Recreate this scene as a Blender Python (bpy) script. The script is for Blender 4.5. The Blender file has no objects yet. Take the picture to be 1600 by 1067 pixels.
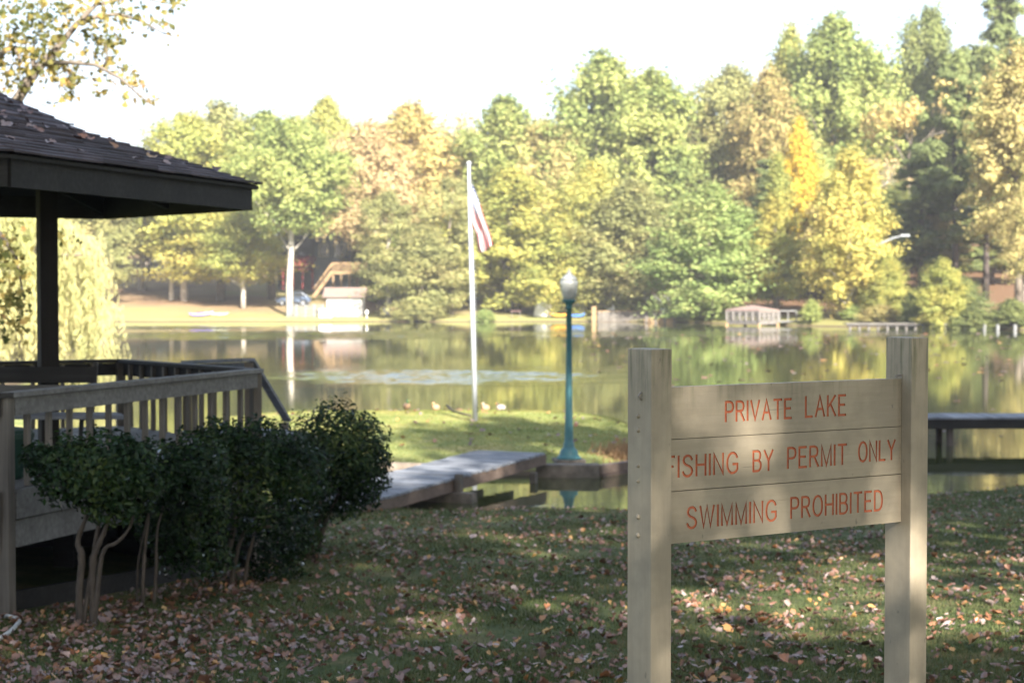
import bpy, bmesh, math, random
import numpy as np
from mathutils import Vector, Matrix

# ------------------------------------------------------------------ camera, sky, sun, exposure
scene = bpy.context.scene
col = scene.collection
R = math.radians
FPX, CX, CY, CAMZ = 2800.0, 800.0, 533.5, 3.5
PITCH = math.atan((533.5 - 447.0) / FPX)
cam_d = bpy.data.cameras.new("camera")
cam = bpy.data.objects.new("camera", cam_d)
col.objects.link(cam)
cam.location = (0, 0, CAMZ)
cam.rotation_euler = (math.pi / 2 - PITCH, 0, 0)
cam_d.sensor_width = 36.0
cam_d.lens = FPX / 1600 * 36.0
cam_d.clip_start = 0.1
cam_d.clip_end = 3000
cam_d.dof.use_dof = True
cam_d.dof.focus_distance = 6.55
cam_d.dof.aperture_fstop = 5.0
scene.camera = cam

SUN_AZ, SUN_EL = R(160), R(30)          # azimuth measured from +Y towards +X
SUN_DIR = Vector((math.sin(SUN_AZ) * math.cos(SUN_EL), math.cos(SUN_AZ) * math.cos(SUN_EL), math.sin(SUN_EL)))
world = bpy.data.worlds.new("World")
scene.world = world
world.use_nodes = True
wn, wl = world.node_tree.nodes, world.node_tree.links
wn.clear()
w_out = wn.new("ShaderNodeOutputWorld")
w_bg = wn.new("ShaderNodeBackground")
w_bg.inputs["Strength"].default_value = 0.08
sky = wn.new("ShaderNodeTexSky")
sky.sky_type = 'NISHITA'
sky.sun_disc = False
sky.sun_elevation = SUN_EL
sky.sun_rotation = SUN_AZ
sky.dust_density = 2.0
w_co = wn.new("ShaderNodeTexCoord")
w_map = wn.new("ShaderNodeMapping")
w_map.inputs["Scale"].default_value = (1.0, 1.0, 3.2)
w_no = wn.new("ShaderNodeTexNoise")
w_no.inputs["Scale"].default_value = 2.6
w_no.inputs["Detail"].default_value = 7
w_no.inputs["Distortion"].default_value = 0.4
w_rp = wn.new("ShaderNodeValToRGB")
w_rp.color_ramp.elements[0].position = 0.40
w_rp.color_ramp.elements[0].color = (0.22, 0.22, 0.22, 1)
w_rp.color_ramp.elements[1].position = 0.56
w_rp.color_ramp.elements[1].color = (0.92, 0.92, 0.92, 1)
w_mx = wn.new("ShaderNodeMixRGB")
w_mx.inputs["Color2"].default_value = (3.9, 4.5, 5.3, 1)
wl.new(w_co.outputs["Generated"], w_map.inputs["Vector"])
wl.new(w_map.outputs["Vector"], w_no.inputs["Vector"])
wl.new(w_no.outputs["Fac"], w_rp.inputs["Fac"])
w_sp = wn.new("ShaderNodeSeparateXYZ")
w_mr = wn.new("ShaderNodeMapRange")
w_mr.inputs["From Min"].default_value = 0.15
w_mr.inputs["From Max"].default_value = 0.6
w_mr.inputs["To Min"].default_value = 1.0
w_mr.inputs["To Max"].default_value = 0.35
w_mu = wn.new("ShaderNodeMath")
w_mu.operation = 'MULTIPLY'
wl.new(w_co.outputs["Generated"], w_sp.inputs[0])
wl.new(w_sp.outputs["Z"], w_mr.inputs["Value"])
wl.new(w_rp.outputs["Color"], w_mu.inputs[0])
wl.new(w_mr.outputs[0], w_mu.inputs[1])
wl.new(w_mu.outputs[0], w_mx.inputs["Fac"])
wl.new(sky.outputs["Color"], w_mx.inputs["Color1"])
wl.new(w_mx.outputs["Color"], w_bg.inputs["Color"])
wl.new(w_bg.outputs["Background"], w_out.inputs["Surface"])
sun_d = bpy.data.lights.new("sun", 'SUN')
sun_d.energy = 5.0
sun_d.angle = R(0.55)
sun_d.color = (1.0, 0.95, 0.86)
sun = bpy.data.objects.new("sun", sun_d)
col.objects.link(sun)
sun.rotation_euler = SUN_DIR.to_track_quat('Z', 'Y').to_euler()
scene.view_settings.view_transform = 'Standard'
scene.view_settings.look = 'None'
scene.view_settings.exposure = 2.1
scene.view_settings.gamma = 1.0

rng = np.random.default_rng(7)
random.seed(7)
V3 = Vector

# ------------------------------------------------------------------ helpers
def P(px, py, d):
    """the place seen at pixel (px,py) of the photograph, d metres away along the ground"""
    v = -(py - CY) / FPX
    u = (px - CX) / FPX
    f = V3((0, math.cos(PITCH), -math.sin(PITCH)))
    up = V3((0, math.sin(PITCH), math.cos(PITCH)))
    dr = f + up * v + V3((1, 0, 0)) * u
    return V3((0, 0, CAMZ)) + dr * (d / dr.y)

def tag(o, label=None, cat=None, group=None, kind=None):
    if label: o["label"] = label
    if cat: o["category"] = cat
    if group: o["group"] = group
    if kind: o["kind"] = kind
    return o

def empty(name, loc, label, cat, group=None):
    o = bpy.data.objects.new(name, None)
    o.empty_display_size = 0.2
    col.objects.link(o)
    o.location = loc
    return tag(o, label, cat, group)

def mesh_np(name, v, f, m, parent=None, smooth=False, local=False):
    """numpy arrays -> one mesh object; v in world space unless local"""
    v = np.asarray(v, dtype=np.float64).reshape(-1, 3)
    f = np.asarray(f, dtype=np.int32)
    if parent is not None and not local:
        v = v - np.array(parent.location)
    me = bpy.data.meshes.new(name)
    me.vertices.add(len(v)); me.vertices.foreach_set("co", v.astype(np.float32).ravel())
    k = f.shape[1]
    me.loops.add(f.size); me.loops.foreach_set("vertex_index", f.ravel())
    me.polygons.add(len(f))
    me.polygons.foreach_set("loop_start", np.arange(0, f.size, k, dtype=np.int32))
    me.polygons.foreach_set("loop_total", np.full(len(f), k, dtype=np.int32))
    if smooth: me.polygons.foreach_set("use_smooth", np.ones(len(f), dtype=bool))
    me.update(calc_edges=True)
    me.materials.append(m)
    o = bpy.data.objects.new(name, me)
    col.objects.link(o)
    if parent is not None: o.parent = parent
    return o

class MB:
    def __init__(s): s.v, s.f = [], []
    def add(s, vs, fs):
        b = len(s.v)
        s.v += [tuple(x) for x in vs]
        s.f += [[b + i for i in f] for f in fs]
        return s
    def box(s, c, size, rz=0.0):
        cx, cy, cz = c
        hx, hy, hz = [q / 2 for q in size]
        ca, sa = math.cos(rz), math.sin(rz)
        vs = []
        for z in (-hz, hz):
            for x, y in ((-hx, -hy), (hx, -hy), (hx, hy), (-hx, hy)):
                vs.append((cx + x * ca - y * sa, cy + x * sa + y * ca, cz + z))
        return s.add(vs, [(3, 2, 1, 0), (4, 5, 6, 7), (0, 1, 5, 4), (1, 2, 6, 5), (2, 3, 7, 6), (3, 0, 4, 7)])
    def beam(s, a, b, w, h, up=V3((0, 0, 1))):
        a, b = V3(a), V3(b)
        d = (b - a).normalized()
        if abs(d.dot(up)) > 0.99: up = V3((0, 1, 0))
        sd = d.cross(up).normalized()
        u = sd.cross(d).normalized()
        vs = []
        for p in (a, b):
            for i, j in ((-1, -1), (1, -1), (1, 1), (-1, 1)):
                vs.append(p + sd * (i * w / 2) + u * (j * h / 2))
        return s.add(vs, [(3, 2, 1, 0), (4, 5, 6, 7), (0, 1, 5, 4), (1, 2, 6, 5), (2, 3, 7, 6), (3, 0, 4, 7)])
    def tube(s, pts, rad, n=8, cap=True):
        pts = [V3(p) for p in pts]
        if not hasattr(rad, "__len__"): rad = [rad] * len(pts)
        rings = []
        prev = None
        for i, p in enumerate(pts):
            d = (pts[min(i + 1, len(pts) - 1)] - pts[max(i - 1, 0)]).normalized()
            if prev is None:
                ref = V3((1, 0, 0)) if abs(d.x) < 0.9 else V3((0, 1, 0))
                a = (ref - d * ref.dot(d)).normalized()
            else:
                a = (prev - d * prev.dot(d)).normalized()
            prev = a
            b = d.cross(a)
            rings.append([p + (a * math.cos(2 * math.pi * k / n) + b * math.sin(2 * math.pi * k / n)) * rad[i] for k in range(n)])
        base = 0
        vs = [q for r in rings for q in r]
        fs = []
        for i in range(len(rings) - 1):
            for k in range(n):
                k2 = (k + 1) % n
                fs.append((i * n + k, i * n + k2, (i + 1) * n + k2, (i + 1) * n + k))
        if cap:
            fs.append(tuple(reversed(range(n))))
            fs.append(tuple((len(rings) - 1) * n + k for k in range(n)))
        return s.add(vs, fs)
    def lathe(s, c, prof, n=20, scale=(1, 1)):
        vs, fs = [], []
        for r, z in prof:
            for k in range(n):
                t = 2 * math.pi * k / n
                vs.append((c[0] + r * math.cos(t) * scale[0], c[1] + r * math.sin(t) * scale[1], c[2] + z))
        for i in range(len(prof) - 1):
            for k in range(n):
                k2 = (k + 1) % n
                fs.append((i * n + k, i * n + k2, (i + 1) * n + k2, (i + 1) * n + k))
        fs.append(tuple(reversed(range(n))))
        fs.append(tuple((len(prof) - 1) * n + k for k in range(n)))
        return s.add(vs, fs)
    def prism(s, poly, z0, z1):
        n = len(poly)
        vs = [(x, y, z0) for x, y in poly] + [(x, y, z1) for x, y in poly]
        fs = [tuple(reversed(range(n))), tuple(range(n, 2 * n))] + [(i, (i + 1) % n, n + (i + 1) % n, n + i) for i in range(n)]
        return s.add(vs, fs)
    def extrude(s, pts, off):
        """planar polygon of 3-D points pushed along off"""
        n = len(pts)
        off = V3(off)
        vs = [V3(p) for p in pts] + [V3(p) + off for p in pts]
        fs = [tuple(range(n)), tuple(reversed(range(n, 2 * n)))] + [(i, n + i, n + (i + 1) % n, (i + 1) % n) for i in range(n)]
        return s.add(vs, fs)
    def build(s, name, m, parent=None, smooth=False, bevel=0.0, fix=True):
        me = bpy.data.meshes.new(name)
        off = V3(parent.location) if parent is not None else V3((0, 0, 0))
        if parent is not None and parent.parent is not None: off = off + parent.parent.location
        me.from_pydata([V3(v) - off for v in s.v], [], s.f)
        if fix:
            bm = bmesh.new(); bm.from_mesh(me)
            bmesh.ops.recalc_face_normals(bm, faces=bm.faces)
            bm.to_mesh(me); bm.free()
        me.materials.append(m)
        if smooth:
            for p in me.polygons: p.use_smooth = True
        o = bpy.data.objects.new(name, me)
        col.objects.link(o)
        if parent is not None: o.parent = parent
        if bevel > 0:
            md = o.modifiers.new("soft_edges", 'BEVEL'); md.width = bevel; md.segments = 2; md.limit_method = 'ANGLE'
        return o

def thing_mesh(mb, name, m, label, cat, group=None, **kw):
    return tag(mb.build(name, m, **kw), label, cat, group)

# ------------------------------------------------------------------ materials
def nmat(name):
    m = bpy.data.materials.new(name)
    m.use_nodes = True
    nt = m.node_tree
    return m, nt.nodes, nt.links, nt.nodes["Principled BSDF"]

def ramp(n, stops):
    r = n.new("ShaderNodeValToRGB")
    e = r.color_ramp.elements
    while len(e) < len(stops): e.new(0.5)
    for i, (p, c) in enumerate(stops):
        e[i].position = p
        e[i].color = (*c, 1)
    return r

def simple(name, c1, c2=None, rough=0.6, scale=4.0, bump=0.0, metal=0.0, spec=0.4, stretch=(1, 1, 1), detail=5):
    m, n, l, b = nmat(name)
    c2 = c2 or tuple(x * 0.75 for x in c1)
    tc = n.new("ShaderNodeTexCoord")
    mp = n.new("ShaderNodeMapping")
    mp.inputs["Scale"].default_value = stretch
    no = n.new("ShaderNodeTexNoise")
    no.inputs["Scale"].default_value = scale
    no.inputs["Detail"].default_value = detail
    no.inputs["Roughness"].default_value = 0.65
    l.new(tc.outputs["Object"], mp.inputs["Vector"])
    l.new(mp.outputs["Vector"], no.inputs["Vector"])
    r = ramp(n, [(0.3, c1), (0.7, c2)])
    l.new(no.outputs["Fac"], r.inputs["Fac"])
    l.new(r.outputs["Color"], b.inputs["Base Color"])
    b.inputs["Roughness"].default_value = rough
    b.inputs["Metallic"].default_value = metal
    b.inputs["Specular IOR Level"].default_value = spec
    if bump > 0:
        bp = n.new("ShaderNodeBump")
        bp.inputs["Strength"].default_value = bump
        bp.inputs["Distance"].default_value = 0.02
        l.new(no.outputs["Fac"], bp.inputs["Height"])
        l.new(bp.outputs["Normal"], b.inputs["Normal"])
    return m

def wood(name, ca, cb, cc, rough=0.75, along='X', scale=1.0):
    """weathered boards: long grain, blotches, per-board shift"""
    m, n, l, b = nmat(name)
    tc = n.new("ShaderNodeTexCoord")
    gi = n.new("ShaderNodeNewGeometry")
    mp = n.new("ShaderNodeMapping")
    st = {'X': (1.2, 26, 26), 'Y': (26, 1.2, 26), 'Z': (26, 26, 1.2)}[along]
    mp.inputs["Scale"].default_value = tuple(x * scale for x in st)
    l.new(tc.outputs["Object"], mp.inputs["Vector"])
    g = n.new("ShaderNodeTexNoise"); g.inputs["Scale"].default_value = 1.0; g.inputs["Detail"].default_value = 6
    l.new(mp.outputs["Vector"], g.inputs["Vector"])
    bl = n.new("ShaderNodeTexNoise"); bl.inputs["Scale"].default_value = 2.5; bl.inputs["Detail"].default_value = 4
    l.new(tc.outputs["Object"], bl.inputs["Vector"])
    a1 = n.new("ShaderNodeMath"); a1.operation = 'MULTIPLY_ADD'; a1.inputs[1].default_value = 0.45
    l.new(g.outputs["Fac"], a1.inputs[0])
    a2 = n.new("ShaderNodeMath"); a2.operation = 'MULTIPLY_ADD'; a2.inputs[1].default_value = 0.4; a2.inputs[2].default_value = -0.05
    l.new(bl.outputs["Fac"], a2.inputs[0])
    a3 = n.new("ShaderNodeMath"); a3.operation = 'MULTIPLY_ADD'; a3.inputs[1].default_value = 0.25
    l.new(gi.outputs["Random Per Island"], a3.inputs[0])
    l.new(a2.outputs[0], a3.inputs[2])
    l.new(a3.outputs[0], a1.inputs[2])
    r = ramp(n, [(0.28, ca), (0.5, cb), (0.72, cc)])
    l.new(a1.outputs[0], r.inputs["Fac"])
    l.new(r.outputs["Color"], b.inputs["Base Color"])
    b.inputs["Roughness"].default_value = rough
    b.inputs["Specular IOR Level"].default_value = 0.35
    bp = n.new("ShaderNodeBump"); bp.inputs["Strength"].default_value = 0.35; bp.inputs["Distance"].default_value = 0.006
    l.new(g.outputs["Fac"], bp.inputs["Height"])
    l.new(bp.outputs["Normal"], b.inputs["Normal"])
    return m

def leafmat(name, cols, transl=0.42, gloss=0.0, patch=0.22):
    """cols: three or four colours; each leaf draws one, with drifting patches of tint through the crown"""
    m, n, l, b = nmat(name)
    n.remove(b)
    out = n["Material Output"]
    gi = n.new("ShaderNodeNewGeometry")
    tc = n.new("ShaderNodeTexCoord")
    oi = n.new("ShaderNodeObjectInfo")
    no = n.new("ShaderNodeTexNoise"); no.inputs["Scale"].default_value = patch; no.inputs["Detail"].default_value = 3
    ad = n.new("ShaderNodeVectorMath"); ad.operation = 'ADD'
    l.new(tc.outputs["Object"], ad.inputs[0])
    sc = n.new("ShaderNodeMath"); sc.operation = 'MULTIPLY'; sc.inputs[1].default_value = 90
    l.new(oi.outputs["Random"], sc.inputs[0])
    l.new(sc.outputs[0], ad.inputs[1])
    l.new(ad.outputs[0], no.inputs["Vector"])
    mx = n.new("ShaderNodeMath"); mx.operation = 'MULTIPLY_ADD'; mx.inputs[1].default_value = 0.55
    l.new(gi.outputs["Random Per Island"], mx.inputs[0])
    m2 = n.new("ShaderNodeMath"); m2.operation = 'MULTIPLY_ADD'; m2.inputs[1].default_value = 1.5; m2.inputs[2].default_value = -0.53
    l.new(no.outputs["Fac"], m2.inputs[0])
    l.new(m2.outputs[0], mx.inputs[2])
    k = len(cols)
    r = ramp(n, [(0.1 + 0.8 * i / (k - 1), c) for i, c in enumerate(cols)])
    l.new(mx.outputs[0], r.inputs["Fac"])
    df = n.new("ShaderNodeBsdfDiffuse")
    tr = n.new("ShaderNodeBsdfTranslucent")
    l.new(r.outputs["Color"], df.inputs["Color"])
    l.new(r.outputs["Color"], tr.inputs["Color"])
    ms = n.new("ShaderNodeMixShader"); ms.inputs["Fac"].default_value = transl
    l.new(df.outputs[0], ms.inputs[1]); l.new(tr.outputs[0], ms.inputs[2])
    last = ms
    if gloss > 0:
        gl = n.new("ShaderNodeBsdfGlossy"); gl.inputs["Roughness"].default_value = 0.24
        fr = n.new("ShaderNodeFresnel"); fr.inputs["IOR"].default_value = 1.45
        fm = n.new("ShaderNodeMath"); fm.operation = 'MULTIPLY'; fm.inputs[1].default_value = gloss
        l.new(fr.outputs[0], fm.inputs[0])
        m3 = n.new("ShaderNodeMixShader")
        l.new(fm.outputs[0], m3.inputs["Fac"]); l.new(ms.outputs[0], m3.inputs[1]); l.new(gl.outputs[0], m3.inputs[2])
        last = m3
    l.new(last.outputs[0], out.inputs["Surface"])
    return m

M = {}
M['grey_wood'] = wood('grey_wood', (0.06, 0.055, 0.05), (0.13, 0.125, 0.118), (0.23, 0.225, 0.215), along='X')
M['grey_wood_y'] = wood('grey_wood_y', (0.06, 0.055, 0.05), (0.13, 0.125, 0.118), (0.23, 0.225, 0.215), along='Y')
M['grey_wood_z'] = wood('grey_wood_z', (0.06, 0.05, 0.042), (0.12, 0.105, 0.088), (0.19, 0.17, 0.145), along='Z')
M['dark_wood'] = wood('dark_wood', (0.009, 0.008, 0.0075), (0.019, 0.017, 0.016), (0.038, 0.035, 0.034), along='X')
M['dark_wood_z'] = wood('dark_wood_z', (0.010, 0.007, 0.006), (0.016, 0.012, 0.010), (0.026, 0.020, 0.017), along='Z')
M['dock_shade'] = wood('dock_shade', (0.006, 0.005, 0.005), (0.012, 0.010, 0.009), (0.022, 0.018, 0.015), along='X')  # near-black tone stands in for the shade on the dock's side
M['dock_wood'] = wood('dock_wood', (0.085, 0.09, 0.103), (0.165, 0.173, 0.193), (0.27, 0.28, 0.305), along='X')  # bluish tint stands in for sky reflected off the boards
M['dock_side'] = wood('dock_side', (0.05, 0.034, 0.026), (0.10, 0.07, 0.054), (0.16, 0.12, 0.095), along='Y')
M['tan_wood'] = wood('tan_wood', (0.17, 0.105, 0.05), (0.25, 0.16, 0.08), (0.32, 0.215, 0.115), along='X')
M['white_wood'] = wood('white_wood', (0.085, 0.072, 0.062), (0.14, 0.125, 0.112), (0.20, 0.185, 0.17), along='X')
M['bark'] = simple('bark', (0.10, 0.078, 0.058), (0.20, 0.165, 0.13), 0.9, 5, 0.6, stretch=(1, 1, 0.25))
M['pale_bark'] = simple('pale_bark', (0.30, 0.26, 0.21), (0.52, 0.47, 0.40), 0.85, 2.5, 0.4, stretch=(1, 1, 0.3))
M['dark_bark'] = simple('dark_bark', (0.045, 0.034, 0.028), (0.09, 0.07, 0.058), 0.9, 4, 0.6, stretch=(1, 1, 0.25))
M['bush_bark'] = simple('bush_bark', (0.038, 0.029, 0.022), (0.095, 0.074, 0.056), 0.9, 14, 0.5, stretch=(1, 1, 0.4))
M['concrete'] = simple('concrete', (0.17, 0.145, 0.12), (0.07, 0.06, 0.05), 0.9, 6, 0.4)
M['asphalt'] = simple('asphalt', (0.16, 0.155, 0.15), (0.22, 0.21, 0.2), 0.95, 3)
M['white_paint'] = simple('white_paint', (0.80, 0.79, 0.76), (0.66, 0.65, 0.62), 0.4, 3)
M['pole_metal'] = simple('pole_metal', (0.40, 0.41, 0.43), (0.31, 0.32, 0.345), 0.35, 5, spec=0.5)
M['teal'] = simple('teal', (0.028, 0.098, 0.112), (0.05, 0.15, 0.16), 0.5, 9, 0.1)
M['gray_metal'] = simple('gray_metal', (0.26, 0.27, 0.285), (0.20, 0.21, 0.22), 0.4, 4)
M['black_metal'] = simple('black_metal', (0.012, 0.012, 0.013), (0.022, 0.021, 0.02), 0.5, 8)
M['white_glass'] = simple('white_glass', (0.38, 0.38, 0.345), (0.30, 0.305, 0.28), 0.3, 3)
M['rubber'] = simple('rubber', (0.02, 0.02, 0.02), (0.035, 0.035, 0.035), 0.8, 6)
M['glass_dark'] = simple('glass_dark', (0.02, 0.025, 0.03), (0.03, 0.035, 0.045), 0.08, 2, spec=0.8)
M['hose'] = simple('hose', (0.62, 0.62, 0.60), (0.45, 0.45, 0.44), 0.5, 10)
M['rust_metal'] = simple('rust_metal', (0.16, 0.13, 0.11), (0.33, 0.30, 0.26), 0.6, 30)

# sign paint: tan house paint with faint grain and green mildew streaks near the post tops
def sign_paint(name, grain):
    m, n, l, b = nmat(name)
    tc = n.new("ShaderNodeTexCoord")
    mp = n.new("ShaderNodeMapping"); mp.inputs["Scale"].default_value = grain
    l.new(tc.outputs["Object"], mp.inputs["Vector"])
    g = n.new("ShaderNodeTexNoise"); g.inputs["Scale"].default_value = 1; g.inputs["Detail"].default_value = 7; g.inputs["Roughness"].default_value = 0.7
    l.new(mp.outputs["Vector"], g.inputs["Vector"])
    r = ramp(n, [(0.25, (0.315, 0.256, 0.178)), (0.5, (0.355, 0.29, 0.202)), (0.8, (0.387, 0.32, 0.23))])
    l.new(g.outputs["Fac"], r.inputs["Fac"])
    dn = n.new("ShaderNodeTexNoise"); dn.inputs["Scale"].default_value = 38; dn.inputs["Detail"].default_value = 3
    mp2 = n.new("ShaderNodeMapping"); mp2.inputs["Scale"].default_value = (1, 1, 0.5)
    l.new(tc.outputs["Object"], mp2.inputs["Vector"]); l.new(mp2.outputs["Vector"], dn.inputs["Vector"])
    dr = ramp(n, [(0.70, (0, 0, 0)), (0.76, (1, 1, 1))])
    l.new(dn.outputs["Fac"], dr.inputs["Fac"])
    mx = n.new("ShaderNodeMixRGB"); mx.inputs["Color2"].default_value = (0.12, 0.10, 0.07, 1)
    dm = n.new("ShaderNodeMath"); dm.operation = 'MULTIPLY'; dm.inputs[1].default_value = 0.55
    l.new(dr.outputs["Color"], dm.inputs[0]); l.new(dm.outputs[0], mx.inputs["Fac"])
    l.new(r.outputs["Color"], mx.inputs["Color1"])
    # mildew: greenish streaks, strongest in the top hand's breadth of each post
    sp = n.new("ShaderNodeSeparateXYZ"); l.new(tc.outputs["Object"], sp.inputs[0])
    mr = n.new("ShaderNodeMapRange"); mr.inputs["From Min"].default_value = 1.70; mr.inputs["From Max"].default_value = 1.98
    l.new(sp.outputs["Z"], mr.inputs["Value"])
    st = n.new("ShaderNodeTexNoise"); st.inputs["Scale"].default_value = 1; st.inputs["Detail"].default_value = 4
    mp3 = n.new("ShaderNodeMapping"); mp3.inputs["Scale"].default_value = (45, 45, 4)
    l.new(tc.outputs["Object"], mp3.inputs["Vector"]); l.new(mp3.outputs["Vector"], st.inputs["Vector"])
    sr = ramp(n, [(0.48, (0, 0, 0)), (0.68, (1, 1, 1))]); l.new(st.outputs["Fac"], sr.inputs["Fac"])
    mm = n.new("ShaderNodeMath"); mm.operation = 'MULTIPLY'
    l.new(mr.outputs[0], mm.inputs[0]); l.new(sr.outputs["Color"], mm.inputs[1])
    mx2 = n.new("ShaderNodeMixRGB"); mx2.inputs["Color2"].default_value = (0.13, 0.125, 0.06, 1)
    l.new(mm.outputs[0], mx2.inputs["Fac"]); l.new(mx.outputs["Color"], mx2.inputs["Color1"])
    # weathering: broad grey bloom and a few fine checks along the grain
    wb = n.new("ShaderNodeTexNoise"); wb.inputs["Scale"].default_value = 5.5; wb.inputs["Detail"].default_value = 6; wb.inputs["Roughness"].default_value = 0.6
    l.new(tc.outputs["Object"], wb.inputs["Vector"])
    wr = ramp(n, [(0.40, (0.74, 0.75, 0.77)), (0.58, (1.0, 1.0, 1.0))]); l.new(wb.outputs["Fac"], wr.inputs["Fac"])
    wm = n.new("ShaderNodeMixRGB"); wm.blend_type = 'MULTIPLY'; wm.inputs["Fac"].default_value = 0.75
    l.new(mx2.outputs["Color"], wm.inputs["Color1"]); l.new(wr.outputs["Color"], wm.inputs["Color2"])
    ck = n.new("ShaderNodeTexNoise"); ck.inputs["Scale"].default_value = 1; ck.inputs["Detail"].default_value = 2
    mp4 = n.new("ShaderNodeMapping"); mp4.inputs["Scale"].default_value = tuple(x * (3.2 if x > 10 else 0.9) for x in grain); mp4.inputs["Location"].default_value = (3.1, 1.7, 5.3)
    l.new(tc.outputs["Object"], mp4.inputs["Vector"]); l.new(mp4.outputs["Vector"], ck.inputs["Vector"])
    cr = ramp(n, [(0.755, (0, 0, 0)), (0.78, (1, 1, 1))]); l.new(ck.outputs["Fac"], cr.inputs["Fac"])
    cm = n.new("ShaderNodeMixRGB"); cm.inputs["Color2"].default_value = (0.07, 0.055, 0.04, 1)
    l.new(cr.outputs["Color"], cm.inputs["Fac"]); l.new(wm.outputs["Color"], cm.inputs["Color1"])
    l.new(cm.outputs["Color"], b.inputs["Base Color"])
    b.inputs["Roughness"].default_value = 0.6
    bp = n.new("ShaderNodeBump"); bp.inputs["Strength"].default_value = 0.25; bp.inputs["Distance"].default_value = 0.004
    l.new(g.outputs["Fac"], bp.inputs["Height"]); l.new(bp.outputs["Normal"], b.inputs["Normal"])
    return m
M['sign_post'] = sign_paint('sign_post_paint', (40, 40, 2.5))
M['sign_board'] = sign_paint('sign_board_paint', (3, 3, 50))
M['sign_letter'] = simple('sign_letter_paint', (0.50, 0.145, 0.06), (0.34, 0.085, 0.04), 0.7, 55)

# ------------------------------------------------------------------ terrain
YB = ([-400, -60, -30, -18, -12, -8, -4, 2, 6.7, 8.7, 14, 25, 60, 400], [150, 110, 95, 68, 45, 30, 27.4, 27.4, 29.4, 30.4, 34, 38, 45, 60])
YS = ([-400, -60, 0, 14, 25, 40.6, 60, 120, 400], [150, 176, 176, 175, 158, 142, 128, 100, 60.5])
def sstep(a, b, x):
    t = np.clip((x - a) / (b - a), 0, 1)
    return t * t * (3 - 2 * t)
def wob(x, y):
    return 0.5 * np.sin(x * 1.1 + 0.6 * y) + 0.3 * np.sin(x * 2.7 - 1.3 * y + 1) + 0.2 * np.sin(3.1 * y + x)
def height(x, y):
    x = np.asarray(x, float); y = np.asarray(y, float)
    yb = np.interp(x, *YB) + 0.10 * np.sin(x * 2.3) + 0.06 * np.sin(x * 6.1)
    e = yb - y
    near = 0.12 * sstep(0, 0.5, e) + 0.058 * np.clip(np.minimum(yb, 31) - y, 0, 50) + 0.006 * np.clip(e, 0, 40) * (yb > 31) + 0.02 * wob(x * 0.7, y * 0.7)
    near = np.where(e > 0, near, np.maximum(e * 0.5, -1.5))
    cx, cy, hx, hy, rr = -2.3, 40.35, 5.3, 7.35, 3.0
    qx = np.abs(x - cx) - (hx - rr); qy = np.abs(y - cy) - (hy - rr)
    sd = np.hypot(np.maximum(qx, 0), np.maximum(qy, 0)) + np.minimum(np.maximum(qx, qy), 0) - rr + 0.07 * np.sin(x * 2.1 + y)
    isl = np.where(sd < 0, 0.13 * sstep(0, 0.4, -sd) + 0.36 * (1 - np.exp(np.minimum(sd, 0) / 3.0)) + 0.012 * wob(x, y), np.maximum(-sd * 0.6, -1.5))
    ys = np.interp(x, *YS) + 0.5 * np.sin(x * 0.4) + 0.25 * np.sin(x * 1.3)
    g = y - ys
    sl = np.interp(x, [-60, -10, 20, 60], [0.095, 0.08, 0.075, 0.09])
    far = np.where(g > 0, 0.35 * sstep(0, 1.5, g) + np.minimum(sl * np.clip(g - 4, 0, None), 13) + 0.12 * wob(x * 0.1, y * 0.1), np.maximum(g * 0.5, -1.5))
    return np.maximum(np.maximum(near, isl), far)
def hz(x, y): return float(height(x, y))

def axis(segs):
    out = []
    for a, b, st in segs: out += list(np.arange(a, b, st))
    return np.array(out + [segs[-1][1]])
gx = axis([(-900, -200, 70), (-200, -60, 7), (-60, -14, 2), (-14, 13, 0.22), (13, 70, 2), (70, 200, 7), (200, 901, 70)])
gy = axis([(-300, -40, 20), (-40, 6, 1.5), (6, 50, 0.22), (50, 130, 2.5), (130, 200, 0.8), (200, 300, 4), (300, 1200, 60)])
GX, GY = np.meshgrid(gx, gy)
GZ = height(GX, GY)
nx, ny = len(gx), len(gy)
idx = np.arange(nx * ny).reshape(ny, nx)
gf = np.stack([idx[:-1, :-1], idx[:-1, 1:], idx[1:, 1:], idx[1:, :-1]], -1).reshape(-1, 4)

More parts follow.
